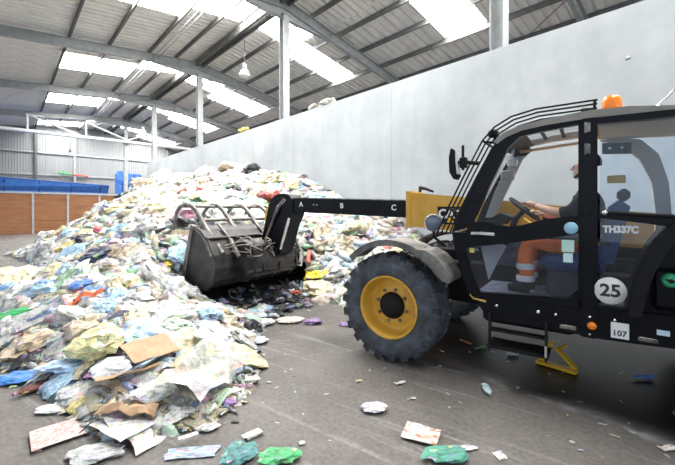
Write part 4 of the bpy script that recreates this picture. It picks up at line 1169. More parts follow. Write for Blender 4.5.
def waste_material(name, source):
    """source: 'object' colour or the 'col' attribute of the joined pieces; with printed patches and fine creases"""
    m, nt, P, out = new_mat(name)
    tc = nt.nodes.new('ShaderNodeTexCoord')
    if source == 'object':
        oi = nt.nodes.new('ShaderNodeObjectInfo'); base = oi.outputs['Color']
        vec_src = tc.outputs['Object']; sc = 5.0
    else:
        at = nt.nodes.new('ShaderNodeAttribute'); at.attribute_name = 'col'; base = at.outputs['Color']
        vec_src = tc.outputs['Object']; sc = 7.0
    vo = nt.nodes.new('ShaderNodeTexVoronoi'); vo.inputs['Scale'].default_value = sc * 1.3
    nt.links.new(vec_src, vo.inputs['Vector'])
    sp = nt.nodes.new('ShaderNodeSeparateColor'); nt.links.new(vo.outputs['Color'], sp.inputs[0])
    th = nt.nodes.new('ShaderNodeMath'); th.operation = 'GREATER_THAN'; th.inputs[1].default_value = .84
    nt.links.new(sp.outputs[0], th.inputs[0])
    hs = nt.nodes.new('ShaderNodeCombineColor'); hs.mode = 'HSV'
    nt.links.new(sp.outputs[1], hs.inputs[0]); hs.inputs[1].default_value = .55
    nt.links.new(sp.outputs[2], hs.inputs[2])
    mul = nt.nodes.new('ShaderNodeMath'); mul.operation = 'MULTIPLY'; mul.inputs[1].default_value = .55
    nt.links.new(th.outputs[0], mul.inputs[0])
    mx = nt.nodes.new('ShaderNodeMixRGB')
    nt.links.new(mul.outputs[0], mx.inputs['Fac']); nt.links.new(base, mx.inputs['Color1']); nt.links.new(hs.outputs[0], mx.inputs['Color2'])
    n1 = nt.nodes.new('ShaderNodeTexNoise'); n1.inputs['Scale'].default_value = sc; n1.inputs['Detail'].default_value = 5
    nt.links.new(vec_src, n1.inputs['Vector'])
    r1 = nt.nodes.new('ShaderNodeValToRGB')
    r1.color_ramp.elements[0].position = .32; r1.color_ramp.elements[0].color = (.36, .34, .30, 1)
    r1.color_ramp.elements[1].position = .56; r1.color_ramp.elements[1].color = (1, 1, 1, 1)
    nt.links.new(n1.outputs['Fac'], r1.inputs['Fac'])
    mm = nt.nodes.new('ShaderNodeMixRGB'); mm.blend_type = 'MULTIPLY'; mm.inputs['Fac'].default_value = .8
    nt.links.new(mx.outputs[0], mm.inputs['Color1']); nt.links.new(r1.outputs['Color'], mm.inputs['Color2'])
    nt.links.new(mm.outputs[0], P.inputs['Base Color'])
    P.inputs['Roughness'].default_value = .38
    n2 = nt.nodes.new('ShaderNodeTexNoise'); n2.inputs['Scale'].default_value = sc * 4; n2.inputs['Detail'].default_value = 3
    nt.links.new(vec_src, n2.inputs['Vector'])
    bn = nt.nodes.new('ShaderNodeBump'); bn.inputs['Strength'].default_value = .5; bn.inputs['Distance'].default_value = .03
    nt.links.new(n2.outputs['Fac'], bn.inputs['Height']); nt.links.new(bn.outputs['Normal'], P.inputs['Normal'])
    return m
WASTE_O = waste_material('waste_object', 'object')
WASTE_A = waste_material('waste_pieces', 'attr')
me = bpy.data.meshes.new('waste_heap'); me.from_pydata(vlist, [], faces)
me.materials.append(mat('heap_base', (.16, .15, .14), .8, col2=(.40, .38, .34), scale=5, bump=.6, bscale=9))
tag(link(bpy.data.objects.new('waste_heap', me)), 'packed body of the tall heap of mixed plastic waste', 'waste', kind='stuff')

# ------------------------------------------------------------------ pieces of waste
def crumple(seed, sub, squash, rough=.38, lump=1.5):
    bm = bmesh.new()
    bmesh.ops.create_icosphere(bm, subdivisions=sub, radius=.5)
    so = Vector((seed * 3.7, seed * 1.3, seed * 2.1))
    for v in bm.verts:
        p = v.co.copy()
        f = 1 + rough * 1.3 * mnoise.noise(p * lump * 1.6 + so) + rough * 1.5 * (.3 - abs(mnoise.noise(p * 4.2 + so)))
        v.co = p * f
        v.co.z *= squash
        v.co += .09 * mnoise.noise_vector(p * 7 + so)
    v_ = [tuple(v.co) for v in bm.verts]; f_ = [tuple(v.index for v in f.verts) for f in bm.faces]
    bm.free()
    return v_, f_
def sheet(seed, n=7, amp=.16, ratio=.75):
    so = Vector((seed * 5.1, seed * 2.3, 1.7))
    v_, f_ = [], []
    for i in range(n):
        for j in range(n):
            x, y = i / (n - 1) - .5, (j / (n - 1) - .5) * ratio
            z = amp * (mnoise.noise(Vector((x * 2.6, y * 2.6, 0)) + so) + .5 * mnoise.noise(Vector((x * 6, y * 6, 4)) + so))
            k = .10 * mnoise.noise(Vector((x * 3, y * 3, 9)) + so)
            v_.append((x + k, y + .08 * mnoise.noise(Vector((x * 3, y * 3, 5)) + so), z))
    for i in range(n - 1):
        for j in range(n - 1):
            a = i * n + j
            if (i in (0, n - 2)) and (j in (0, n - 2)) and (seed + i * 3 + j) % 3 == 0: continue
            f_ += [(a, a + n, a + n + 1), (a, a + n + 1, a + 1)] if (i + j + seed) % 2 else [(a, a + n, a + 1), (a + n, a + n + 1, a + 1)]
    return v_, f_
def raw(mb): return mb.v, mb.f
def bottle_raw(n=9):
    mb = MB(); mb.lathe([(.0, -.5), (.13, -.5), (.15, -.46), (.15, -.2), (.132, -.16), (.15, -.1), (.15, .15), (.11, .27), (.05, .36), (.05, .42), (.06, .42), (.06, .49), (0, .5)], n, 'x'); return mb.v, mb.f
def carton_raw(seed):
    r = random.Random(seed); mb = MB()
    mb.box(-.4, .4, -.28, .28, -.14, .14)
    v_ = [(x + r.uniform(-.06, .06), y + r.uniform(-.06, .06), z + r.uniform(-.04, .04)) for x, y, z in mb.v]; f_ = list(mb.f)
    k = len(v_)
    v_ += [(.4, -.28, .14), (.4, .28, .14), (.62, .25, .26), (.62, -.25, .22), (.4, -.28, .15), (.4, .28, .15), (.61, .25, .27), (.61, -.25, .23)]
    f_ += [(k, k + 1, k + 2, k + 3), (k + 7, k + 6, k + 5, k + 4)]
    return v_, f_
def tray_raw():
    mb = MB()
    a = [(-.45, -.3, .1), (.45, -.3, .1), (.45, .3, .1), (-.45, .3, .1)]
    b_ = [(-.36, -.22, -.08), (.36, -.22, -.08), (.36, .22, -.08), (-.36, .22, -.08)]
    c = [(-.50, -.35, .1), (.50, -.35, .1), (.50, .35, .1), (-.50, .35, .1)]
    mb.add(a + b_ + c, [(4, 5, 6, 7), (0, 1, 5, 4), (1, 2, 6, 5), (2, 3, 7, 6), (3, 0, 4, 7), (8, 9, 1, 0), (9, 10, 2, 1), (10, 11, 3, 2), (11, 8, 0, 3)])
    return mb.v, mb.f
def film_raw(seed):
    so = seed * 2.9; v_, f_ = [], []
    for i in range(10):
        t = i / 9 - .5
        a = 1.4 * mnoise.noise(Vector((t * 3, so, 0)))
        c = Vector((t, .25 * mnoise.noise(Vector((t * 2.2, so, 3))), .18 * mnoise.noise(Vector((t * 3, so, 7)))))
        for s in (-1, 0, 1):
            v_.append(tuple(c + Vector((0, .10 * s * math.cos(a), .10 * s * math.sin(a) + .03 * (s == 0)))))
    for i in range(9):
        for j in (0, 1):
            a = i * 3 + j; f_.append((a, a + 3, a + 4, a + 1))
    return v_, f_
KIND_RAW = {
    'bag': [crumple(k, 3, q) for k, q in ((1, .55), (2, .45), (3, .65), (4, .4), (5, .6), (6, .5), (7, .7), (8, .5))],
    'sheet': [sheet(k, 8, .22, r) for k, r in ((1, .7), (2, .8), (3, .55), (4, .9), (5, .65), (6, .75))],
    'bottle': [bottle_raw(10)],
    'carton': [carton_raw(k) for k in (1, 2, 3)],
    'tray': [tray_raw()],
    'film': [film_raw(k) for k in (1, 2, 3, 4)],
}
SMALL_RAW = {
    'bag': [crumple(k + 20, 2, q, .5) for k, q in ((1, .55), (2, .45), (3, .65), (4, .4), (5, .6), (6, .5))],
    'sheet': [sheet(k + 20, 5, .26, r) for k, r in ((1, .7), (2, .8), (3, .55), (4, .9), (5, .65))],
    'bottle': [bottle_raw(6)],
    'carton': [carton_raw(k + 9) for k in (1, 2, 3)],
    'tray': [tray_raw()],
    'film': [film_raw(k + 7) for k in (1, 2, 3, 4)],
}
KM = {}
for kd, lst in KIND_RAW.items():
    KM[kd] = []
    for v_, f_ in lst:
        m_ = bpy.data.meshes.new(kd + '_mesh'); m_.from_pydata(v_, [], f_); m_.materials.append(WASTE_O)
        if kd in ('bottle',): m_.polygons.foreach_set('use_smooth', [True] * len(m_.polygons))
        KM[kd].append(m_)

PALETTE = [('white', (.70, .70, .69), 32), ('cream', (.74, .65, .42), 19), ('pale blue', (.44, .64, .82), 13), ('pale green', (.50, .70, .50), 7), ('grey', (.48, .48, .48), 9),
           ('tan', (.58, .47, .35), 9), ('blue', (.22, .40, .70), 2.5), ('black', (.03, .03, .04), 4), ('red', (.66, .14, .11), 1.5), ('yellow', (.82, .70, .30), 2.5), ('green', (.22, .50, .28), 2), ('pink', (.80, .42, .52), 2), ('purple', (.42, .34, .56), 1.5)]
PW_ = np.array([p[2] for p in PALETTE]); PW_ = PW_ / PW_.sum()
STUFF_W = np.array([30, 20, 13, 8, 12, 11, 1.2, 3, 1, 1.2, 1.5, 1.2, 1.0]); STUFF_W = STUFF_W / STUFF_W.sum()
KINDS = [('bag', .50), ('sheet', .24), ('film', .08), ('carton', .07), ('bottle', .07), ('tray', .04)]
KW = np.array([k[1] for k in KINDS])
KNAME = {'bag': ('plastic_bag', 'crumpled plastic bag', 'bag'), 'sheet': ('plastic_sheet', 'creased plastic sheet', 'sheet'), 'film': ('film_strip', 'twisted plastic film', 'film'),
         'carton': ('carton', 'crushed carton', 'carton'), 'bottle': ('plastic_bottle', 'plastic bottle', 'bottle'), 'tray': ('food_tray', 'empty plastic food tray', 'tray')}

def normal_at(x, y):
    e = .2
    h = heap(np.array([x + e, x - e, x, x]), np.array([y, y, y + e, y - e]))
    h = np.maximum(h, 0)
    return Vector((-(h[0] - h[1]) / (2 * e), -(h[2] - h[3]) / (2 * e), 1)).normalized()

def bucket_clear(X, Y, pad=.12):
    """false where the bucket, the boom head or the wheels stand"""
    dx, dy = X - VO[0], Y - VO[1]
    lx = dx * VF[0] + dy * VF[1]; ly = dx * VL[0] + dy * VL[1]
    inb = (lx > 2.75 - pad) & (lx < 4.25 + pad) & (ly > -1.2 - pad) & (ly < 1.05 + pad)
    inv = (lx < .75 + pad) & (np.abs(ly) < 1.2 + pad)
    return ~(inb | inv)

def visible(x, y, z):
    """march from the camera to the point over the heap"""
    t = np.linspace(.15, .985, 36)
    hh = heap(x * t, y * t)
    return bool(np.all(CAM_H + (z + .12 - CAM_H) * t > hh - .02))

LANDMARKS = [(17, 381, 'bright blue bag at the picture edge'), (66, 372, 'light blue bag'), (98, 355, 'large yellowish clear bag'), (12, 322, 'green sack'), (82, 306, 'red-orange net'),
             (101, 250, 'turquoise bag and navy bundle'), (130, 236, 'long cream sack'), (168, 268, 'yellow wrapper'), (204, 194, 'red rag'), (183, 262, 'pale blue bag by the bucket'),
             (316, 279, 'yellow bag under the boom'), (208, 385, 'large whitish plastic sheet'), (150, 363, 'flat brown cardboard sheet'), (130, 418, 'crumpled brown cardboard'), (262, 325, 'spilled row before the bucket'),
             (60, 436, 'pink newspaper page'), (213, 345, 'big clear bag'), (181, 233, 'black rubber strip'), (340, 205, 'letter B on the boom'), (285, 178, 'top of the boom head'), (60, 240, 'foot of the brown partition'),
             (150, 185, 'end of the concrete wall'), (230, 175, 'bucket tines')]
def region_words(x, y, z, size):
    px, py = 337.5 + FPX * x / y, HORIZON - FPX * (z - CAM_H) / y
    a, b_, w = min(LANDMARKS, key=lambda l: (l[0] - px) ** 2 + (l[1] - py) ** 2)
    dx, dy = px - a, py - b_
    side = ('right of' if dx > 0 else 'left of') if abs(dx) > abs(dy) else ('below' if dy > 0 else 'above')
    far = 'close ' if math.hypot(dx, dy) < 22 else ''
    return far + side + ' the ' + w

# individual pieces: the ones that show largest
placed = []
cand = []
tries = 0
while len(cand) < 430 and tries < 60000:
    tries += 1
    Y = 2.4 + 18 * random.random() ** 2.2
    u = random.uniform(0, 430)
    X = (u - 337.5) / FPX * Y
    if X * N[0] + Y * N[1] > WALL_D - .45 - .02 * Y: continue
    cand_h = float(heap(np.array([X]), np.array([Y]))[0])
    if cand_h < .03: continue
    if not bucket_clear(np.array([X]), np.array([Y]), .2)[0]: continue
    base = (.37 if Y < 4.3 else .46 + .025 * (Y - 4))
    size = base * random.uniform(.6, 1.5)
    if any((X - a) ** 2 + (Y - b_) ** 2 < (.42 * (size + s_)) ** 2 for a, b_, s_ in placed): continue
    if not visible(X, Y, cand_h): continue
    placed.append((X, Y, size)); cand.append((X, Y, cand_h, size))
for (X, Y, h, size) in cand:
    kd = KINDS[rng.choice(len(KINDS), p=KW / KW.sum())][0]
    cn, col, _ = PALETTE[rng.choice(len(PALETTE), p=PW_)]
    if kd == 'carton' and cn not in ('tan', 'white', 'cream', 'grey'): cn, col = 'tan', (.58, .44, .30)
    if kd == 'bottle': size = min(size * .9, .36)
    if kd == 'tray': size *= .7
    if kd == 'film': size *= 1.5
    me = random.choice(KM[kd])
    nm, words_, cat = KNAME[kd]
    o = bpy.data.objects.new(nm, me)
    nrm = normal_at(X, Y)
    q = nrm.to_track_quat('Z', 'Y')
    q = q @ Matrix.Rotation(random.uniform(0, 6.28), 3, 'Z').to_quaternion() @ Matrix.Rotation(random.gauss(0, .22 if Y < 4.3 else .4), 3, 'X').to_quaternion()
    o.rotation_euler = q.to_euler()
    flat = .5 if Y < 4.0 else 1.0
    o.scale = (size * random.uniform(.85, 1.25), size * random.uniform(.8, 1.1), size * random.uniform(.7, 1.1) * flat)
    o.location = (X, Y, h + size * (.14 if kd == 'bag' else .06) * flat + .01)
    j = random.uniform(.88, 1.06)
    o.color = (*(min(.95, c * j) for c in col), 1)
    link(o)
    rg = region_words(X, Y, h, size)
    wpx = FPX * size / Y
    big = 'big ' if wpx > 34 else ('small ' if wpx < 16 else '')
    tag(o, '%s%s %s %s' % (big, cn, words_, rg), cat, '%s %s pieces on the waste heap' % (cn, cat))

# where two or three share a label, say which one by its height in the picture
share = {}
for o in COL.objects:
    if o.parent is None and o.get('group', '').endswith('on the waste heap'): share.setdefault(o['label'], []).append(o)
for lab, lst in share.items():
    lst.sort(key=lambda o: -(o.location.z - CAM_H) / o.location.y)
    if len(lst) == 2: names_ = ('upper', 'lower')
    elif len(lst) == 3: names_ = ('upper', 'middle', 'lower')
    else: continue
    for o, w_ in zip(lst, names_): o['label'] = w_ + ' ' + lab

# the uncountable rest, joined
def joined(name, label, cat, n, sampler, raws, size_fn, kw, flat=1.0, lift=.05, pw=None):
    pw = STUFF_W if pw is None else pw
    V, Fc, Cc = [], [], []
    k = 0
    knames = [k_[0] for k_ in KINDS]
    nF = 0
    done = 0
    pts = sampler(n)
    e = .2
    hX = (np.maximum(heap(pts[:, 0] + e, pts[:, 1]), 0) - np.maximum(heap(pts[:, 0] - e, pts[:, 1]), 0)) / (2 * e)
    hY = (np.maximum(heap(pts[:, 0], pts[:, 1] + e), 0) - np.maximum(heap(pts[:, 0], pts[:, 1] - e), 0)) / (2 * e)
    loops, starts, totals = [], [], []
    arrs = {kd: [(np.array(v_, float), f_) for v_, f_ in raws[kd]] for kd in raws}
    for i in range(len(pts)):
        kd = knames[rng.choice(len(knames), p=kw if pts[i][1] > 4.6 or flat < 1 else KW_NEAR)]
        va, fa = arrs[kd][rng.integers(len(arrs[kd]))]
        s = size_fn(pts[i])
        if kd == 'film': s *= 1.4
        if kd == 'bottle': s = min(s, .32)
        sc_ = np.array([s * rng.uniform(.9, 1.7), s * rng.uniform(.55, 1.05), s * rng.uniform(.7, 1.2) * flat])
        nrm = Vector((-hX[i], -hY[i], 1)).normalized()
        q = nrm.to_track_quat('Z', 'Y') @ Matrix.Rotation(rng.uniform(0, 6.28), 3, 'Z').to_quaternion() @ Matrix.Rotation(rng.normal(0, .5 * flat), 3, 'X').to_quaternion()
        R = np.array(q.to_matrix())
        vv = (va * sc_) @ R.T + pts[i] + np.array([0, 0, s * lift])
        if flat < .6: vv[:, 2] = np.maximum(vv[:, 2], .004)
        V.append(vv)
        for f in fa: loops += [a + k for a in f]; totals.append(len(f))
        k += len(va)
        col = np.array(PALETTE[rng.choice(len(PALETTE), p=pw)][1]) * rng.uniform(.72, 1.0)
        col = col * .75 + .25 * col.mean()
        Cc.append(np.tile(np.r_[np.clip(col, 0, .95), 1], (len(va), 1)))
    V = np.vstack(V); Cc = np.vstack(Cc)
    me = bpy.data.meshes.new(name)
    me.vertices.add(len(V)); me.vertices.foreach_set('co', V.ravel())
    me.loops.add(len(loops)); me.loops.foreach_set('vertex_index', np.array(loops, dtype=np.int32))
    me.polygons.add(len(totals))
    tot = np.array(totals, dtype=np.int32)
    me.polygons.foreach_set('loop_start', np.r_[0, np.cumsum(tot)[:-1]].astype(np.int32))
    me.polygons.foreach_set('loop_total', tot)
    me.update(calc_edges=True)
    at = me.color_attributes.new('col', 'FLOAT_COLOR', 'POINT')
    at.data.foreach_set('color', Cc.ravel())
    me.materials.append(WASTE_A)
    o = link(bpy.data.objects.new(name, me))
    return tag(o, label, cat, kind='stuff')
KW_NEAR = np.array([.07, .60, .20, .06, .04, .03])
def heap_sampler(n):
    out = []
    while len(out) < n:
        m_ = 6000
        Y = 2.2 + 20 * rng.random(m_) ** 1.9
        u = rng.uniform(-60, 470, m_)
        X = (u - 337.5) / FPX * Y
        h = heap(X, Y)
        ok = (h > .0) & (X * N[0] + Y * N[1] < WALL_D - .1) & bucket_clear(X, Y, .1)
        for a in np.argwhere(ok).ravel(): out.append((X[a], Y[a], h[a]))
    return np.array(out[:n])
kw = np.array([.34, .38, .14, .06, .05, .03])
joined('loose_waste', 'countless smaller scraps of plastic, film and paper covering the heap', 'waste', 9500, heap_sampler, SMALL_RAW,
       lambda p: (.13 + .016 * p[1]) * rng.uniform(.5, 1.5) * (1 if p[1] > 4.2 else .68), kw)
def litter_sampler(n):
    out = []
    while len(out) < n:
        r = rng.random()
        if r < .5:      # fringe of the heap
            X, Y = rng.uniform(-4.5, 1.2), rng.uniform(2.2, 7.0)
            h = float(heap(np.array([X]), np.array([Y]))[0])
            if h > 0 or h < -.30: continue
        elif r < .87:    # floor left of the heap
            Y = rng.uniform(6, 22); X = -Y * rng.uniform(.5, 1.0)
            if X * W[0] + Y * W[1] > 32.3: continue
            h = float(heap(np.array([X]), np.array([Y]))[0])
            if h > 0: continue
        else:            # open floor and under the machine
            X, Y = rng.uniform(-.6, 3.2), rng.uniform(2.2, 6.5)
        out.append((X, Y, .004))
    return np.array(out)
joined('floor_litter', 'tiny scattered scraps of litter on the concrete floor', 'litter', 300, litter_sampler, SMALL_RAW, lambda p: rng.uniform(.015, .045) * (1 + .12 * p[1] * (p[0] < -3)), np.array([.4, .4, .1, .05, .0, .05]), .35, .12)
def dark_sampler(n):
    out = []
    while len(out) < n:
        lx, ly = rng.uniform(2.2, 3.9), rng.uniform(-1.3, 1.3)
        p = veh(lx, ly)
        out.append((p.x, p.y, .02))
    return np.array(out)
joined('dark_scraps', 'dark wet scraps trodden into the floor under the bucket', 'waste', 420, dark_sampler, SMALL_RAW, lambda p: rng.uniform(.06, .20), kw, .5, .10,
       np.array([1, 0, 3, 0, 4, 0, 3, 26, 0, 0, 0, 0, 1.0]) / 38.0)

# ------------------------------------------------------------------ single pieces that stand out
def spot(px, py):
    """first point where the sight line from the camera meets the heap or the floor"""
    a, b_ = (px - 337.5) / FPX, (HORIZON - py) / FPX
    Y = np.linspace(2.0, 26, 1600)
    h = np.maximum(heap(a * Y, Y), 0)
    z = CAM_H + b_ * Y
    i = int(np.argmax(z <= h))
    return float(a * Y[i]), float(Y[i]), float(h[i])
def single(name, kd, px, py, size, col, label, cat, rz=0.0, flat=1.0, tilt=0.0, var=0, lift=None, roll=0.0):
    x, y, z = spot(px, py)
    o = bpy.data.objects.new(name, KM[kd][var % len(KM[kd])])
    sx, sy = size if isinstance(size, tuple) else (size, size)
    o.scale = (sx, sy, min(sx, sy) * flat)
    nrm = normal_at(x, y) if z > .12 else Vector((0, 0, 1))
    q = nrm.to_track_quat('Z', 'Y') @ Matrix.Rotation(rz, 3, 'Z').to_quaternion() @ Matrix.Rotation(tilt, 3, 'Y').to_quaternion() @ Matrix.Rotation(roll, 3, 'X').to_quaternion()
    o.rotation_euler = q.to_euler()
    if lift is None: lift = {'bag': .24, 'sheet': .10, 'bottle': .15, 'carton': .15, 'tray': .1, 'film': .12}[kd] * min(sx, sy) * flat + .01
    o.location = (x, y, z + lift + (.05 if z > .1 else 0))
    o.color = (*col, 1)
    link(o)
    return tag(o, label, cat)
WH = (.76, .76, .76)
S = single
S('plastic_bag', 'bag', 374, 411, (.19, .13), (.84, .80, .88), 'white and lilac bag alone on the floor in front of the front wheel', 'bag', .1, .6)
S('plastic_bag', 'bag', 448, 459, (.30, .16), (.10, .38, .28), 'crumpled teal green bag at the lower edge of the floor', 'bag', .2, .5, var=1)
S('paper_card', 'sheet', 461, 450, (.22, .11), (.84, .78, .76), 'white card with a reddish edge beside the teal green bag', 'card', .1, .15, var=2)
S('paper_card', 'sheet', 500, 457, (.07, .10), WH, 'small upright-lying white card right of the teal green bag', 'card', .2, .1, var=1)
S('plastic_cup', 'bottle', 487, 393, (.18, .24), (.66, .82, .92), 'pale blue crushed bottle on the floor below the cab step', 'bottle', 1.45, .7)
S('paper_scrap', 'sheet', 400, 384, (.11, .07), WH, 'white scrap on the floor just before the front tyre', 'scrap', .5, .5)
S('paper_scrap', 'sheet', 413, 400, .05, WH, 'tiny white scrap between the lilac bag and the pale bottle', 'scrap', .2, .4)
S('paper_scrap', 'sheet', 359, 382, .06, (.80, .66, .42), 'small tan scrap in the middle of the open floor', 'scrap', .2, .4)
S('torn_card', 'carton', 254, 437, (.15, .10), WH, 'torn white card standing alone on the open floor', 'card', .7, .6)
S('plastic_bag', 'bag', 276, 461, (.26, .15), (.10, .52, .20), 'bright green bag cut by the lower picture edge', 'bag', .1, .5, var=4)
S('plastic_bag', 'bag', 238, 458, (.24, .18), (.10, .30, .30), 'dark teal net bag at the lower picture edge', 'bag', .9, .45, var=2)
S('foam_tray', 'sheet', 192, 454, (.34, .13), (.48, .58, .72), 'blue-grey flattened pack on the floor at the heap front', 'pack', .12, .2, var=3)
S('paper_scrap', 'carton', 190, 444, (.13, .08), WH, 'white folded card on the blue-grey flattened pack', 'card', .6, .5, var=1, lift=.06)
S('plastic_bag', 'bag', 207, 430, (.16, .10), WH, 'small white bag between flattened pack and heap', 'bag', .3, .5, var=3)
S('plastic_packet', 'bag', 345, 326, (.19, .12), (.42, .28, .60), 'small purple packet left of the front tyre', 'packet', .1, .4, var=5)
S('plastic_packet', 'bag', 313, 324, (.24, .16), (.36, .22, .50), 'purple and white packet at the end of the spilled row', 'packet', .2, .6, var=6)
S('plastic_bag', 'bag', 290, 322, (.36, .22), (.86, .80, .66), 'cream bag in the spilled row before the bucket', 'bag', .2, .45, var=0)
S('plastic_bag', 'bag', 262, 325, (.42, .26), WH, 'white bag in the spilled row before the bucket', 'bag', .8, .45, var=1)
S('foam_block', 'carton', 241, 341, (.36, .30), (.86, .74, .50), 'cream yellow foam block at the right edge of the heap', 'block', .4, .7, var=2)
S('plastic_bag', 'bag', 258, 343, (.24, .16), (.72, .82, .88), 'clear pale bag beside the cream yellow foam block', 'bag', .2, .6, var=2)
S('plastic_cup', 'bag', 513, 356, (.14, .10), (.80, .86, .90), 'white crushed cup on the dark floor under the cab', 'cup', .4, .8, var=3)
S('plastic_packet', 'sheet', 480, 349, (.17, .11), (.16, .50, .22), 'green packet on the dark floor behind the front wheel', 'packet', .4, .7, var=0)
S('plastic_packet', 'sheet', 466, 343, (.17, .11), (.78, .38, .20), 'orange and white packet on the dark floor behind the front wheel', 'packet', 2.2, .7, var=2)
S('plastic_bottle', 'bottle', 642, 380, (.20, .22), (.10, .26, .70), 'blue crushed bottle on the dark floor under the machine', 'bottle', .05, .6)
S('paper_scrap', 'sheet', 668, 450, (.12, .08), (.86, .80, .72), 'white scrap at the lower right picture edge', 'scrap', .2, .4)
S('plastic_bag', 'bag', 229, 407, (.12, .10), (.42, .26, .56), 'small purple bag under the edge of the big plastic sheet', 'bag', .2, .8, var=5)
# heap pieces
S('plastic_bag', 'bag', 17, 381, (.42, .22), (.08, .28, .78), 'bright blue bag on the floor at the left picture edge', 'bag', .3, .5, var=2)
S('glass_bottle', 'bottle', 33, 393, (.30, .40), (.16, .05, .035), 'dark brown bottle lying by the bright blue bag', 'bottle', 1.0, .7)
S('plastic_bag', 'bag', 55, 411, (.26, .13), (.84, .90, .88), 'white packet with green end above the pink newspaper', 'packet', .2, .4, var=0)
S('plastic_bag', 'bag', 66, 372, (.42, .28), (.46, .66, .90), 'light blue bag at the front left of the heap', 'bag', .3, .7, var=1)
S('plastic_bag', 'bag', 98, 355, (.60, .40), (.80, .74, .40), 'large yellowish clear bag left of the cardboard sheet', 'bag', .1, .7, var=6)
S('plastic_bag', 'bag', 12, 322, (.62, .30), (.05, .46, .14), 'green sack at the left picture edge of the heap', 'sack', .4, .5, var=3)
S('plastic_net', 'film', 82, 306, (.62, .60), (.86, .16, .06), 'red-orange net strip on the left heap slope', 'net', .6, 1.2, var=1)
S('plastic_bag', 'bag', 101, 248, (.55, .34), (.10, .62, .80), 'turquoise bag on the upper left heap slope', 'bag', .1, .6, var=4)
S('textile_bundle', 'bag', 100, 262, (.85, .60), (.035, .04, .10), 'dark navy bundle below the turquoise bag', 'bundle', .2, .6, var=5)
S('red_bottle', 'bottle', 105, 238, (.50, .55), (.62, .03, .05), 'red bottle standing out on the upper left heap', 'bottle', 1.2, 1.0, tilt=.9)
S('plastic_bag', 'bag', 130, 236, (1.0, .55), (.84, .76, .62), 'long cream sack on the heap left of the bucket', 'sack', .1, .6, var=7)
S('plastic_bag', 'bag', 82, 290, (.34, .26), (.16, .32, .80), 'small blue bag on the left heap slope above the red net', 'bag', .1, .7, var=2)
S('plastic_packet', 'sheet', 168, 268, (.34, .3), (.88, .68, .06), 'yellow wrapper on the heap just left of the bucket', 'wrapper', .6, 1.0, var=2)
S('red_rag', 'film', 204, 194, (.9, .7), (.74, .05, .08), 'red rag high on the heap above the bucket', 'rag', .3, 1.0, var=2)
S('plastic_bag', 'bag', 183, 262, (.50, .36), (.40, .66, .80), 'round pale blue bag against the bucket side', 'bag', .3, .9, var=0)
S('plastic_packet', 'sheet', 316, 279, (.5, .4), (.90, .70, .05), 'yellow bag on the heap under the boom', 'bag', .3, 1.0, var=4)
S('plastic_packet', 'bag', 296, 295, (.22, .18), (.80, .14, .05), 'orange-red packet at the heap foot behind the bucket', 'packet', .3, .8, var=1)
S('rubber_strip', 'film', 181, 233, (1.0, .7), (.02, .02, .022), 'black rubber strip on the heap before the bucket tines', 'strip', .5, 1.1, var=0)
S('plastic_sheet', 'sheet', 208, 385, (.72, .62), (.62, .63, .56), 'large whitish plastic sheet draped at the right front of the heap', 'sheet', .3, .9, var=0, lift=.12)
S('plastic_bag', 'bag', 213, 345, (.62, .40), (.78, .86, .84), 'big clear bag above the large whitish plastic sheet', 'bag', .3, .7, var=3)
S('plastic_bag', 'bag', 158, 400, (.30, .22), WH, 'white bag between the cardboard and the large plastic sheet', 'bag', .3, .5, var=4)
S('plastic_bag', 'bag', 180, 417, (.26, .18), WH, 'white torn bag below the large plastic sheet', 'bag', 1.0, .5, var=7)
S('plastic_bag', 'bag', 112, 385, (.34, .22), (.84, .84, .88), 'white bag lying on the crumpled brown cardboard', 'bag', .5, .6, var=0, lift=.10)
S('clear_bag', 'bag', 95, 458, (.36, .20), (.58, .58, .60), 'grey clear bag at the lower edge under the printed page', 'bag', .2, .3, var=5)

# cardboard sheets: boards with a fold
CARD = mat('cardboard', (.40, .25, .15), .8, col2=(.50, .33, .20), scale=5)
def board(px, py, w, l, rz, tilt, label, fold=.25, crumple_=0.0, lift=.05, mtl=CARD, name='cardboard_sheet'):
    x, y, z = spot(px, py)
    mb = MB(); nx, ny = 9, 6
    for dz in (0, .008):
        v_ = []
        for i in range(nx):
            for j in range(ny):
                a, b_ = (i / (nx - 1) - .5) * w, (j / (ny - 1) - .5) * l
                zz = fold * max(0, abs(a) - w * .28) + crumple_ * mnoise.noise(Vector((a * 9, b_ * 9, px)))
                v_.append((a + .02 * mnoise.noise(Vector((a * 7, b_ * 7, 2))), b_ + .02 * mnoise.noise(Vector((a * 7, b_ * 7, 6))), zz + dz))
        f_ = [(i * ny + j, (i + 1) * ny + j, (i + 1) * ny + j + 1, i * ny + j + 1) for i in range(nx - 1) for j in range(ny - 1)]
        mb.add(v_, f_)
    o = mb.build(name, mtl, None, (x, y, z + lift))
    o.rotation_euler = (tilt, .0, rz)
    return tag(o, label, 'cardboard')
board(150, 363, .42, .34, .9, .25, 'flat brown cardboard sheet on the front of the heap', .05, .01, .14)
board(128, 384, .50, .16, .75, -.1, 'narrow brown cardboard flap below the flat sheet', .1, .02, .10)
board(130, 418, .42, .20, .1, .05, 'crumpled brown cardboard low at the front of the heap', .0, .10, .07)
board(48, 372, .18, .12, .2, .1, 'small tan cardboard scrap by the light blue bag', .1, .03, .05)

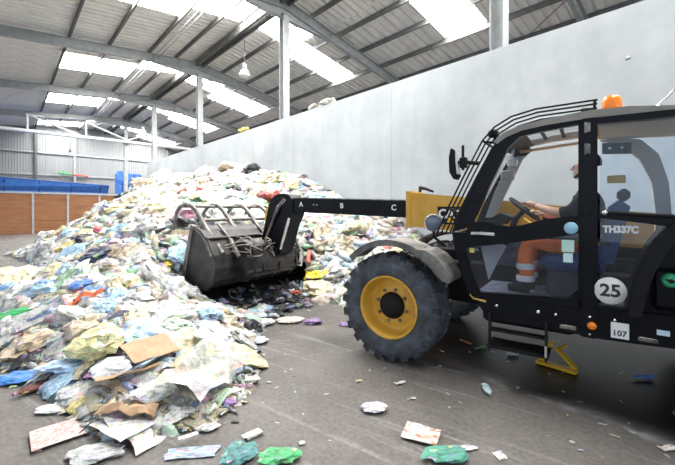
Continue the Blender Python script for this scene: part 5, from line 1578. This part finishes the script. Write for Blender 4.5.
def print_material(name, base, cols, scale):
    m, nt, P, out = new_mat(name)
    tc = nt.nodes.new('ShaderNodeTexCoord')
    vo = nt.nodes.new('ShaderNodeTexVoronoi'); vo.inputs['Scale'].default_value = scale; vo.distance = 'CHEBYCHEV'
    nt.links.new(tc.outputs['Generated'], vo.inputs['Vector'])
    sp = nt.nodes.new('ShaderNodeSeparateColor'); nt.links.new(vo.outputs['Color'], sp.inputs[0])
    ra = nt.nodes.new('ShaderNodeValToRGB'); ra.color_ramp.interpolation = 'CONSTANT'
    els = ra.color_ramp.elements
    els[0].position = 0; els[0].color = (*[c * .72 for c in base], 1)
    els[1].position = .45; els[1].color = (*[c * .72 for c in cols[0]], 1)
    for i, c in enumerate(cols[1:]):
        e_ = els.new(.45 + .55 * (i + 1) / len(cols)); e_.color = (*[q * .72 for q in c], 1)
    nt.links.new(sp.outputs[0], ra.inputs['Fac'])
    nt.links.new(ra.outputs['Color'], P.inputs['Base Color'])
    P.inputs['Roughness'].default_value = .4
    return m
def page(px, py, w, l, rz, mtl, label, name, amp=.012, lift=.012):
    x, y, z = spot(px, py)
    mb = MB(); nx = ny = 7
    v_ = []
    for i in range(nx):
        for j in range(ny):
            a, b_ = (i / (nx - 1) - .5) * w, (j / (ny - 1) - .5) * l
            v_.append((a, b_, amp * (1 + mnoise.noise(Vector((a * 6, b_ * 6, px))))))
    mb.add(v_, [(i * ny + j, (i + 1) * ny + j, (i + 1) * ny + j + 1, i * ny + j + 1) for i in range(nx - 1) for j in range(ny - 1)], True)
    o = mb.build(name, mtl, None, (x, y, z + lift))
    o.rotation_euler = (0, 0, rz)
    return tag(o, label, 'paper')
page(421, 437, .26, .20, -.45, print_material('food_page', (.84, .82, .80), [(.78, .52, .36), (.86, .80, .74), (.66, .30, .16), (.58, .66, .78), (.85, .83, .8)], 6), 'white printed page with a food picture on the open floor', 'magazine_page')
page(60, 436, .34, .30, .75, print_material('pink_page', (.74, .50, .48), [(.62, .30, .26), (.80, .62, .58), (.55, .42, .44), (.72, .70, .68), (.78, .30, .18)], 11), 'pink printed newspaper page on the floor before the heap', 'newspaper')
page(122, 436, .40, .26, -.5, print_material('white_page', (.84, .86, .88), [(.80, .78, .70), (.60, .66, .74), (.74, .60, .36), (.86, .86, .86)], 9), 'white printed leaflet at the lower front of the heap', 'leaflet', .025, .05)

# bent yellow plastic frame under the cab
x, y, z = spot(556, 368)
YPL = mat('yellow_plastic', (.78, .46, .03), .35)
yp = empty('yellow_plastic_frame', (x, y, 0), VROT); yp.scale = (1.15, 1.3, 1.2); tag(yp, 'broken yellow plastic frame on the floor below the cab', 'plastic frame')
mb = MB(); mb.bar((.16, -.02, .02), (-.17, .06, .02), .09, .025, b=.008); mb.build('base_strip', YPL, yp)
mb = MB(); mb.bar((.13, -.03, .02), (.06, -.12, .17), .06, .03, b=.008); mb.build('upright', YPL, yp)
mb = MB(); mb.bar((.01, -.07, .16), (-.16, .04, .04), .055, .025, b=.008); mb.build('slanted_arm', YPL, yp)
mb = MB(); mb.bar((.10, -.13, .15), (.02, -.10, .19), .05, .02, b=.006); mb.bar((-.02, -.10, .14), (-.08, -.14, .17), .03, .02, b=.005); mb.build('torn_tab', YPL, yp)

# bags caught on top of the concrete wall
def wall_bag(s, size, col, label, var, d=None):
    o = bpy.data.objects.new('plastic_bag', KM['bag'][var])
    o.scale = (size, size * .5, size * .55)
    o.location = hall(s, WALL_D + .1, WALL_H + size * .17)
    o.rotation_euler = (0, 0, HALL_ROT)
    o.color = (*col, 1)
    link(o); tag(o, label, 'bag')
wall_bag(9.4, .50, (.78, .76, .66), 'pale bag caught on top of the concrete wall, nearer to the column', 2)
wall_bag(8.75, .62, (.86, .84, .74), 'cream bag caught on top of the concrete wall, farther from the column', 0)
wall_bag(14.3, .62, (.80, .68, .22), 'yellowish bag caught on top of the concrete wall left of the second column', 4)
